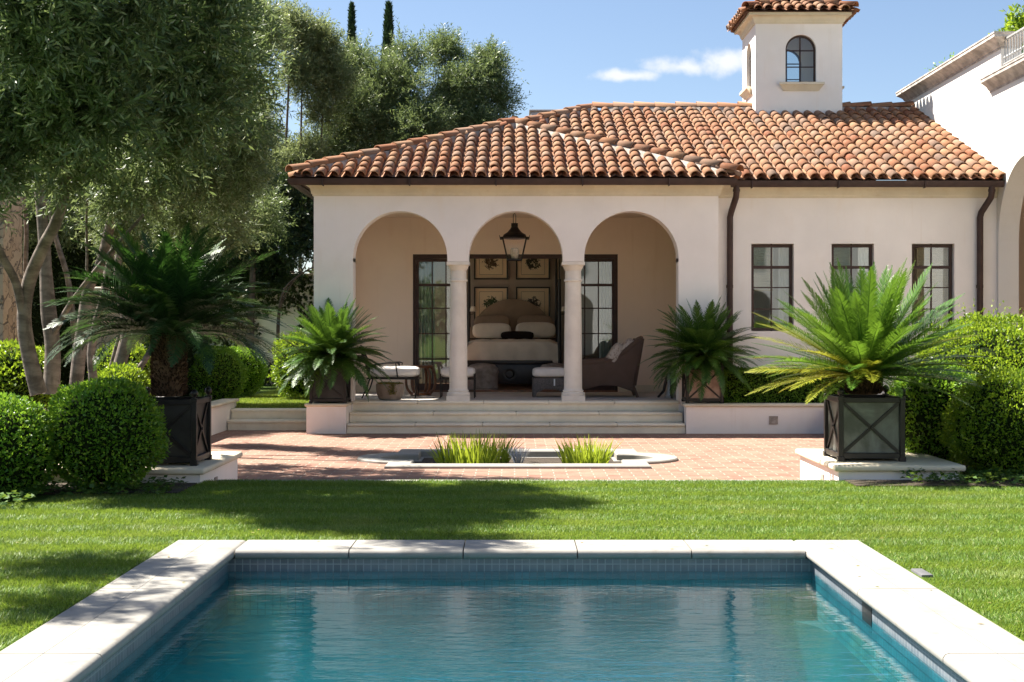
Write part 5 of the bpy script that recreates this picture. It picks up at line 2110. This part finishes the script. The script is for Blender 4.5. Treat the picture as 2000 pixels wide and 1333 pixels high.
leafy('potted_shrub', 'dark small-leaved shrub showing above the parapet cornice', (8.75, 27.6, 6.1), .62, 420, 91, 'box_leaf', .07)
leafy('roof_tree', 'bright leafy branches above the balcony railing at the top right corner', (8.95, 24.3, 6.15), .75, 150, 92, 'box_leaf_sun', .12)

# ================================================================== PORCH AND BEDROOM OBJECTS
# lantern
LZ = 2.87
ln = thing('hanging_lantern', 'black iron hanging lantern with four glass sides under the middle arch', 'lantern', (.0, 24.3, LZ))
m = MB()
m.lathe([(.012, .66), (.06, .655), (.06, .60), (.055, .59), (.07, .575), (.07, .565), (.10, .53), (.125, .50), (.145, .485), (.19, .46), (.205, .43), (.21, .405), (.245, .395), (.245, .385), (.02, .384)], seg=20)
m.build('cap', 'iron', ln, smooth=True)
m = MB()
tw_, bw_ = .205, .125
for sx in (-1, 1):
    for sy in (-1, 1):
        m.bar((sx * bw_, sy * bw_, .02), (sx * tw_, sy * tw_, .385), .018)
        m.tube([(sx * .21, sy * .21, .395), (sx * .25, sy * .25, .39), (sx * .265, sy * .265, .43)], [.012, .01, .003], 6)
for s in (-1, 1):
    m.bar((-bw_, s * bw_, .02), (bw_, s * bw_, .02), .02)
    m.bar((s * bw_, -bw_, .02), (s * bw_, bw_, .02), .02)
m.box(-bw_, bw_, -bw_, bw_, 0, .012)
m.build('frame', 'iron', ln)
for k in range(4):
    a = k * math.pi / 2
    vs = [(-bw_, -bw_, .03), (bw_, -bw_, .03), (tw_, -tw_, .384), (-tw_, -tw_, .384)]
    MB().add([(x * math.cos(a) - y * math.sin(a), x * math.sin(a) + y * math.cos(a), z) for x, y, z in vs], [(0, 1, 2, 3)]).build('pane', 'lantern_glass', ln)
m = MB()
m.lathe([(.05, .014), (.06, .05), (.075, .12), (.07, .2), (.05, .22)], seg=16)
m.build('chimney_glass', 'bulb_glass', ln, smooth=True)
m = MB().tube([(-.022, 0, .65), (-.022, 0, .80), (0, 0, .83), (.022, 0, .80), (.022, 0, .65)], .006, 6)
m.tube([(0, 0, .82), (.015, 0, .86), (0, 0, .9)], .006, 6)
m.build('chain', 'iron', ln)


def cushion(name, label, cat, loc, sx, sy, sz, mat, rotz=0, rot=None, group=None, puff=.5, parent=None):
    """soft box: superellipsoid"""
    n, k = 20, 12
    vs, fs = [], []
    for i in range(k + 1):
        ph = -math.pi / 2 + math.pi * i / k
        for j in range(n):
            th = 2 * math.pi * j / n
            f = lambda t, e: math.copysign(abs(t) ** e, t)
            vs.append((sx / 2 * f(math.cos(ph), puff) * f(math.cos(th), .3), sy / 2 * f(math.cos(ph), puff) * f(math.sin(th), .3), sz / 2 * f(math.sin(ph), puff)))
    for i in range(k):
        for j in range(n):
            fs.append((i * n + j, i * n + (j + 1) % n, (i + 1) * n + (j + 1) % n, (i + 1) * n + j))
    o = MB().add(vs, fs).build(name, mat, parent, smooth=True)
    o.location = loc
    o.rotation_euler = rot or (0, 0, rotz)
    if label:
        tag(o, label, cat, group)
    return o


# wicker armchair, facing left
F0 = PORCH
wc = thing('wicker_armchair', 'brown wicker armchair with sloping arms right of the right column', 'armchair', (1.66, 24.35, F0))
side = [(-.55, .12), (-.53, .58), (-.40, .60), (-.15, .615), (.05, .66), (.22, .76), (.36, .88), (.47, .97), (.53, 1.0), (.56, .96), (.50, .62), (.42, .36), (.40, .2), (.40, .10), (.3, .13), (.1, .20), (-.15, .21), (-.4, .15)]
for yy in (-.36, .30):
    m = MB().prism(side, lambda u, v, s, yy=yy: (u, yy if s == 0 else yy + .06, v))
    m.build('arm', 'wicker', wc, bevel=.012)
    rollp = [(-.56, yy + .03, .585), (-.40, yy + .03, .605), (-.15, yy + .03, .62), (.05, yy + .03, .665), (.22, yy + .03, .765), (.36, yy + .03, .885), (.50, yy + .03, .99)]
    MB().tube(rollp, .045, 10).build('arm_roll', 'wicker', wc, smooth=True)
m = MB().prism([(.36, .2), (.46, .2), (.60, 1.02), (.48, 1.02)], lambda u, v, s: (u, -.30 if s == 0 else .30, v))
m.tube([(.54, -.34, 1.0), (.57, 0, 1.03), (.54, .34, 1.0)], .04, 10)
m.build('backrest', 'wicker', wc, bevel=.01)
MB().box(-.52, .38, -.30, .30, .2, .34).build('seat', 'wicker', wc, bevel=.01)
for x, y in ((-.5, -.33), (-.5, .33), (.40, -.33), (.40, .33)):
    m = MB().tube([(x, y, .2), (x + (.08 if x > 0 else 0), y, 0)], [.028, .024], 8)
    m.build('leg', 'wicker', wc)
cushion('seat_cushion', 'pale seat cushion in the brown wicker armchair', 'cushion', (1.57, 24.35, F0 + .42), .82, .58, .15, 'white_fabric')
GCu = 'patterned pillows on the wicker armchair'
cushion('pillow', 'patterned cream pillow nearer the column leaning in the wicker armchair', 'pillow', (1.74, 24.22, F0 + .74), .18, .50, .46, 'patterned_fabric', rot=(0, .55, 0), group=GCu, puff=.7)
cushion('pillow', 'patterned cream pillow tucked high against the wicker chair back', 'pillow', (1.94, 24.26, F0 + .83), .17, .5, .44, 'patterned_fabric', rot=(0, .6, 0), group=GCu, puff=.7)
# wicker ottoman
wo = thing('wicker_ottoman', 'grey wicker ottoman beside the right column with an arched skirt', 'ottoman', (.62, 24.3, F0))
skirt = [(-.29, 0), (-.25, 0), (-.23, .08), (-.1, .14), (.1, .14), (.23, .08), (.25, 0), (.29, 0), (.29, .33), (-.29, .33)]
for s in (-1, 1):
    MB().prism(skirt, lambda u, v, k, s=s: (u, s * .27 - .02 if k == 0 else s * .27 + .02, v)).build('side_panel', 'wicker_grey', wo, bevel=.008)
    MB().prism(skirt, lambda u, v, k, s=s: (s * .29 - .02 if k == 0 else s * .29 + .02, u * .84, v)).build('side_panel', 'wicker_grey', wo, bevel=.008)
MB().box(-.27, .27, -.25, .25, .28, .335).build('top', 'wicker_grey', wo)
MB().box(.06, .085, -.302, -.298, .2, .32).build('care_tag', 'tag_white', wo)
cushion('ottoman_cushion', 'white cushion lying on the grey wicker ottoman', 'cushion', (.62, 24.3, F0 + .425), .62, .58, .18, 'white_fabric')


# iron chair facing right
def iron_leg(m_, pts, r=.012):
    m_.tube(pts, r, 7)


ic = thing('iron_chair', 'black wrought iron lounge chair beneath the left planter palm', 'chair', (-2.10, 24.0, F0))
m = MB()
for y in (-.3, .3):
    m.bar((-.42, y, .34), (.45, y, .33), .025)
m.bar((.45, -.3, .33), (.45, .3, .33), .025)
m.bar((-.42, -.3, .34), (-.42, .3, .34), .025)
m.build('seat_frame', 'iron', ic)
for y in (-.3, .3):
    MB().tube([(.40, y, .33), (.41, y, .1), (.40, y, 0)], .013, 7).build('leg', 'iron', ic)
    MB().tube([(-.38, y, .34), (-.44, y, .15), (-.52, y, .0)], .013, 7).build('leg', 'iron', ic)
    MB().tube([(-.44, y, .55), (-.1, y, .60), (.08, y, .605), (.13, y, .59), (.12, y, .56)], .012, 7).tube([(.06, y, .60), (.10, y, .34)], .011, 7).build('arm', 'iron', ic)
m = MB()
for y in np.linspace(-.3, .3, 6):
    m.tube([(-.40, y, .34), (-.46, y, .6), (-.56, y, .86)], .009, 6)
m.tube([(-.56, -.3, .86), (-.57, 0, .9), (-.56, .3, .86)], .013, 7)
m.build('backrest', 'iron', ic)
cushion('seat_cushion', 'white cushion on the black iron chair behind the stone bowl', 'cushion', (-2.07, 24.0, F0 + .45), .86, .6, .19, 'white_fabric')
# iron stool
isx = thing('iron_stool', 'black iron footstool half hidden behind the left column', 'stool', (-.98, 23.95, F0))
m = MB()
for s in (-1, 1):
    m.bar((-.30, s * .26, .33), (.30, s * .26, .33), .022)
    m.bar((s * .30, -.26, .33), (s * .30, .26, .33), .022)
    m.bar((-.29, s * .25, .12), (.29, s * .25, .12), .012)
m.build('seat_frame', 'iron', isx)
for x in (-.29, .29):
    for y in (-.25, .25):
        MB().tube([(x, y, .42), (x, y, .02), (x * 1.04, y, 0)], .011, 7).build('leg', 'iron', isx)
cushion('stool_cushion', 'white cushion on the iron footstool behind the left column', 'cushion', (-.98, 23.95, F0 + .44), .60, .52, .18, 'white_fabric')
# round wooden side table made of bent hoops
wt_ = thing('wooden_stool', 'brown bentwood side table with hoop legs in front of the left glass door', 'side table', (-1.68, 24.75, F0))
MB().lathe([(.20, .49), (.235, .495), (.24, .52), (.22, .535), (.01, .535)], seg=24).build('table_top', 'brown_wood', wt_, smooth=True)
MB().lathe([(.18, 0), (.20, .02), (.18, .045), (.01, .046)], seg=20).build('base', 'brown_wood', wt_, smooth=True)
for k in range(6):
    a = k * math.pi / 3 + .2
    pts = [(math.cos(a) * r, math.sin(a) * r, z) for r, z in ((.17, .03), (.24, .12), (.265, .26), (.24, .42), (.19, .50))]
    p2, r2 = smooth_path(pts, [.022] * 5)
    MB().tube(p2, [.024] * len(p2), 8).build('leg', 'brown_wood', wt_, smooth=True)
# stone bowl
bowl = thing('stone_bowl', 'weathered round stone planter bowl at the porch edge beside the left steps', 'planter bowl', (-2.08, 23.1, F0))
MB().lathe([(.13, 0), (.18, .01), (.215, .08), (.235, .18), (.235, .27), (.205, .27), (.20, .2), (.05, .19)], seg=28).build(
    'bowl', stone_mat('old_stone', (.30, .24, .19), (.16, .12, .09), .8), bowl, smooth=True)
rng = np.random.default_rng(3)
n = 900
a, r = rng.uniform(0, 6.28, n), np.sqrt(rng.uniform(0, 1, n)) * .22
P = np.stack([np.cos(a) * r, np.sin(a) * r, .25 + rng.uniform(0, .04, n)], 1)
k = 260
ex = np.stack([.06 + rng.normal(0, .035, k), -.235 + rng.uniform(-.01, .004, k), rng.uniform(.10, .28, k)], 1)
P = np.vstack([P, ex])
V, F = leaf_arrays(P, rng.normal(size=P.shape) + np.array((0, -.3, .4)), .022, .018, rng)
np_mesh('moss', V, F, 'moss', bowl)
# pedestal table at right
pt = thing('pedestal_table', 'grey turned pedestal with curved dark legs in the right corner of the porch', 'side table', (2.70, 23.9, F0))
MB().lathe([(.09, .02), (.10, .04), (.07, .12), (.055, .2), (.065, .3), (.05, .42), (.07, .5), (.06, .52)], seg=18).build('pedestal', 'metal_grey', pt, smooth=True)
MB().lathe([(.20, .521), (.24, .525), (.24, .55), (.01, .552)], seg=22).build('table_top', 'dark_wood', pt, smooth=True)
for k in range(3):
    a = k * 2.09 + 2.6
    MB().tube([(math.cos(a) * r, math.sin(a) * r, z) for r, z in ((.05, .42), (.1, .25), (.13, .12), (.24, .0))], [.03, .028, .025, .02], 8).build('leg', 'dark_wood', pt, smooth=True)
MB().box(-.1, .1, -.1, .1, 0, .021).build('base', 'metal_grey', pt)

# bedroom
bed = thing('four_poster_bed', 'bed with arched taupe headboard and slim dark posts in the bedroom', 'bed', (-.04, 29.6, ROOM))
hbp = [(-.95, .3), (-.95, 1.22)]
for k in range(21):
    t = math.pi * k / 20
    hbp.append((-.86 * math.cos(t), 1.22 + .62 * math.sin(t) ** 1.25))
hbp += [(.95, 1.22), (.95, .3)]
MB().prism(hbp, lambda u, v, s: (u, 1.10 if s == 0 else 1.22, v)).build('headboard', 'taupe_fabric', bed, bevel=.02)
cushion('mattress', None, None, (0, .05, .74), 1.84, 2.0, .36, 'linen', parent=bed)
MB().box(-.92, .92, -.95, 1.08, .3, .56).build('bed_base', 'taupe_fabric', bed, bevel=.02)
for x in (-.97, .97):
    m = MB().tube([(x, -.98, 0), (x, -.98, .9), (x, -.98, 1.1)], [.05, .045, .035], 10).tube([(x, -.98, 1.1), (x, -.98, 2.2)], [.04, .03], 10).tube([(x, -.98, 2.2), (x, -.98, 3.05)], [.014, .012], 8)
    m.build('bed_post', 'dark_wood', bed, smooth=True)
    MB().tube([(x, 1.16, 0), (x, 1.16, 2.2), (x, 1.16, 3.05)], [.045, .03, .012], 10).build('bed_post', 'dark_wood', bed, smooth=True)
m = MB()
for x in (-.97, .97):
    m.bar((x, -.98, 3.05), (x, 1.16, 3.05), .02)
for y in (-.98, 1.16):
    m.bar((-.97, y, 3.05), (.97, y, 3.05), .02)
m.build('canopy_rail', 'dark_wood', bed)
# coverlet with a draped front
m = MB()
nx, ny = 24, 10
prof = [(.35, .95), (-.2, .955), (-.7, .95), (-.92, .94), (-1.0, .90), (-1.02, .80), (-1.025, .60), (-1.02, .50)]
vs, fs = [], []
for i, (y, z) in enumerate(prof):
    for j in range(nx + 1):
        u = -1 + 2 * j / nx
        w = .95
        dz = -.07 * max(0, abs(u) - .82) / .18
        vs.append((u * w, y + (.012 * math.sin(u * 15) if i > 4 else 0), z + dz + .006 * math.sin(j * 1.7 + i)))
for i in range(len(prof) - 1):
    for j in range(nx):
        a = i * (nx + 1) + j
        fs.append((a, a + 1, a + nx + 2, a + nx + 1))
for s in (-1, 1):
    b = len(vs)
    for i in range(6):
        y = .35 - 1.33 * i / 5
        vs += [(s * .95, y, .885), (s * .985, y, .45 + .01 * math.sin(i * 2))]
    for i in range(5):
        fs.append((b + 2 * i, b + 2 * i + 1, b + 2 * i + 3, b + 2 * i + 2))
o = MB().add(vs, fs).build('coverlet', 'linen', None, smooth=True, loc=(-.04, 29.6, ROOM))
tag(o, 'pale linen coverlet draped over the foot of the bed', 'bedspread')
mbx = MB().box(-.92, .92, .30, .46, .945, .975)
tag(mbx.build('blanket_fold', 'dark_fabric', None, bevel=.012, loc=(-.04, 29.25, ROOM)), 'dark folded band of blanket across the bed', 'blanket')
GPi = 'pillows on the bed'
for x, y, z, sx, sz, mt, lb in ((-.50, 30.25, 1.13, .85, .34, 'linen', 'white sleeping pillow on the left half of the bed'), (.46, 30.25, 1.14, .88, .36, 'linen', 'white sleeping pillow on the right half of the bed'),
                                (-.50, 30.52, 1.28, .80, .40, 'taupe_fabric', 'taupe pillow standing behind the left white pillow'), (.45, 30.52, 1.28, .80, .40, 'taupe_fabric', 'taupe pillow standing behind the right white pillow')):
    cushion('pillow', lb, 'pillow', (x, y, z + ROOM), sx, .2, sz, mt, rot=(-.25, 0, 0), group=GPi, puff=.6)
cushion('bolster', 'small dark oblong cushion in front of the white pillows on the bed', 'cushion', (.06, 29.98, 1.535), .72, .14, .18, 'dark_fabric', puff=.6)
# bench / carved chest at the foot
ch = thing('carved_chest', 'black carved wooden chest at the foot of the bed', 'chest', (-.10, 28.1, ROOM))
m = MB().box(-.84, .84, -.24, .24, .06, .46)
m.build('body', 'dark_wood', ch, bevel=.01)
MB().box(-.87, .87, -.27, .27, .461, .53).build('lid', 'dark_wood', ch, bevel=.012)
for x in (-.56, 0, .56):
    MB().lathe([(.14, 0), (.15, .012), (.11, .02), (.09, .012), (.07, .03), (.01, .034)], seg=20).build('carved_roundel', 'dark_wood', ch, smooth=True).matrix_basis = \
        Matrix.Translation((x, -.242, .26)) @ Matrix.Rotation(math.pi / 2, 4, 'X')
for x in (-.8, .8):
    for y in (-.2, .2):
        MB().box(x - .05, x + .05, y - .05, y + .05, 0, .059).build('foot', 'dark_wood', ch)
# upholstered stools
GSt = 'upholstered stools in the bedroom'
pf = thing('upholstered_stool', 'crumpled taupe upholstered stool behind the left column in the bedroom', 'stool', (-.62, 26.95, ROOM), group=GSt)
m = MB().lathe([(.28, 0), (.30, .02), (.30, .30), (.31, .32), (.30, .40), (.24, .47), (.1, .50), (.01, .505)], seg=36)
m.v = [(x * (1 + .02 * math.sin(9 * math.atan2(y, x) + 3 * math.sin(z * 9))), y * (1 + .02 * math.sin(11 * math.atan2(y, x))), z) for x, y, z in m.v]
fabric = simple('crumpled_fabric', (.36, .30, .26), .95, .3, 9, .5, 30, .02, spec=.1)
m.build('seat', fabric, pf, smooth=True)
MB().lathe([(.27, 0), (.31, .001), (.30, .012), (.27, .012)], seg=30).build('hem', fabric, pf)
dup(pf, (.78, 27.0, ROOM), 1.3, 'crumpled taupe upholstered stool behind the wicker ottoman in the bedroom', GSt)

# framed botanical prints
def print_mat(name, seed, col):
    t = NT(name)
    v = t.coord('Object', (1, 1, 1))
    mp = t.n('ShaderNodeMapping', {0: v, 'Location': (seed * 3.7, seed, 0)}).outputs[0]
    n = t.noise(mp, 13, 5, .65, 1.2)
    d = t.n('ShaderNodeVectorMath', {0: v}, operation='LENGTH').outputs['Value']
    k = t.n('ShaderNodeMath', {0: n, 1: t.rng(d, .08, .30, .10, -.28)}, operation='ADD').outputs[0]
    c = t.mix(t.rng(k, .50, .56), (.90, .75, .54), col)
    return t.done(t.pbr(c, .8, None, 0, .2))


for i, (px, py, col, lb) in enumerate(((959, 520, (.10, .07, .045), 'framed print of red-brown berries in the upper left over the bed'), (1041, 520, (.05, .05, .04), 'framed print with a dark mass of foliage in the upper right over the bed'),
                                       (959, 594, (.06, .09, .045), 'framed print of a green leafy sprig behind the headboard on the left'), (1041, 594, (.09, .08, .065), 'framed print of a grey branching plant behind the headboard on the right'))):
    c = at(px, py, 30.85)
    w, h = .365, .365
    fr = thing('framed_print', lb, 'picture', (c.x, 30.90, c.z + (.0 if i > 1 else .08)), group='botanical prints over the bed')
    m = MB()
    for s in (-1, 1):
        m.box(s * w - .016, s * w + .016, -.03, .045, -h - .016, h + .016)
        m.box(-w + .016, w - .016, -.03, .045, s * h - .016, s * h + .016)
    m.build('frame', 'dark_wood', fr)
    MB().box(-w + .016, w - .016, 0, .02, -h + .016, h - .016).build('mat', 'mat_board', fr)
    m = MB()
    iw, ih = .262, .272
    for s in (-1, 1):
        m.box(s * iw - .003, s * iw + .003, -.006, -.001, -ih, ih)
        m.box(-iw + .005, iw - .005, -.006, -.001, s * ih - .003, s * ih + .003)
    m.build('inner_line', 'dark_wood', fr)
    MB().box(-iw + .006, iw - .006, -.004, -.0005, -ih + .006, ih - .006).build('sheet', print_mat('print_sheet', i + 1., col), fr)


def curtain(label, x0, x1, y, z0, z1, seed):
    m_ = MB()
    k = 40
    vs_ = []
    for z in np.linspace(z0, z1, 8):
        q = (z - z0) / (z1 - z0)
        for j in range(k + 1):
            u = j / k
            vs_.append((x0 + (x1 - x0) * u * (1 - .06 * q), y + .035 * math.sin(u * 34 + seed) * (.7 + .3 * q), z))
    fs_ = []
    for i in range(7):
        for j in range(k):
            a = i * (k + 1) + j
            fs_.append((a, a + 1, a + k + 2, a + k + 1))
    tag(m_.add(vs_, fs_).build('curtain', 'curtain', smooth=True), label, 'curtain', 'bedroom curtains')


curtain('pale curtain hanging inside the left glass door', -1.9, -1.52, BY + .40, ROOM, 3.05, 0)
curtain('pale curtain hanging inside the right glass door', 1.62, 1.92, BY + .40, ROOM, 3.05, 1)


# swing arm lamps beside the bed
for x, lb in ((-1.02, 'small dark swing arm lamp on the wall left of the headboard'), (1.00, 'small dark swing arm lamp on the wall right of the headboard')):
    sl = thing('wall_lamp', lb, 'wall lamp', (x, 30.94, 2.0), group='swing arm lamps beside the bed')
    MB().box(-.03, .03, -.02, 0, -.08, .08).build('back_plate', 'iron', sl)
    MB().tube([(0, -.02, 0), (.0, -.22, 0), (.10, -.30, 0), (.10, -.30, .06)], .009, 7).build('arm', 'iron', sl)
    MB().lathe([(.075, 0), (.05, .11)], (.10, -.30, .06), 16).build('lamp_shade', 'linen', sl, smooth=True)
# a few fallen leaves
rng = np.random.default_rng(123)
n = 110
P = np.stack([rng.uniform(-3.4, 3.4, n), rng.uniform(6.2, 13.2, n), np.full(n, LAWN + .024)], 1)
inpool = (P[:, 0] > PX0 - .03) & (P[:, 0] < PX1 + .03) & (P[:, 1] < PY1 + .03)
P = P[~inpool]
onc = (P[:, 0] > CX0) & (P[:, 0] < CX1) & (P[:, 1] < CY1)
P[onc, 2] = LAWN + .003
D = rng.normal(size=P.shape)
D[:, 2] *= .12
V, F = leaf_arrays(P, D, rng.uniform(.025, .05, len(P)), .014, rng, 0., 8.)
tag(np_mesh('fallen_leaves', V, F, 'moss'), kind='stuff')
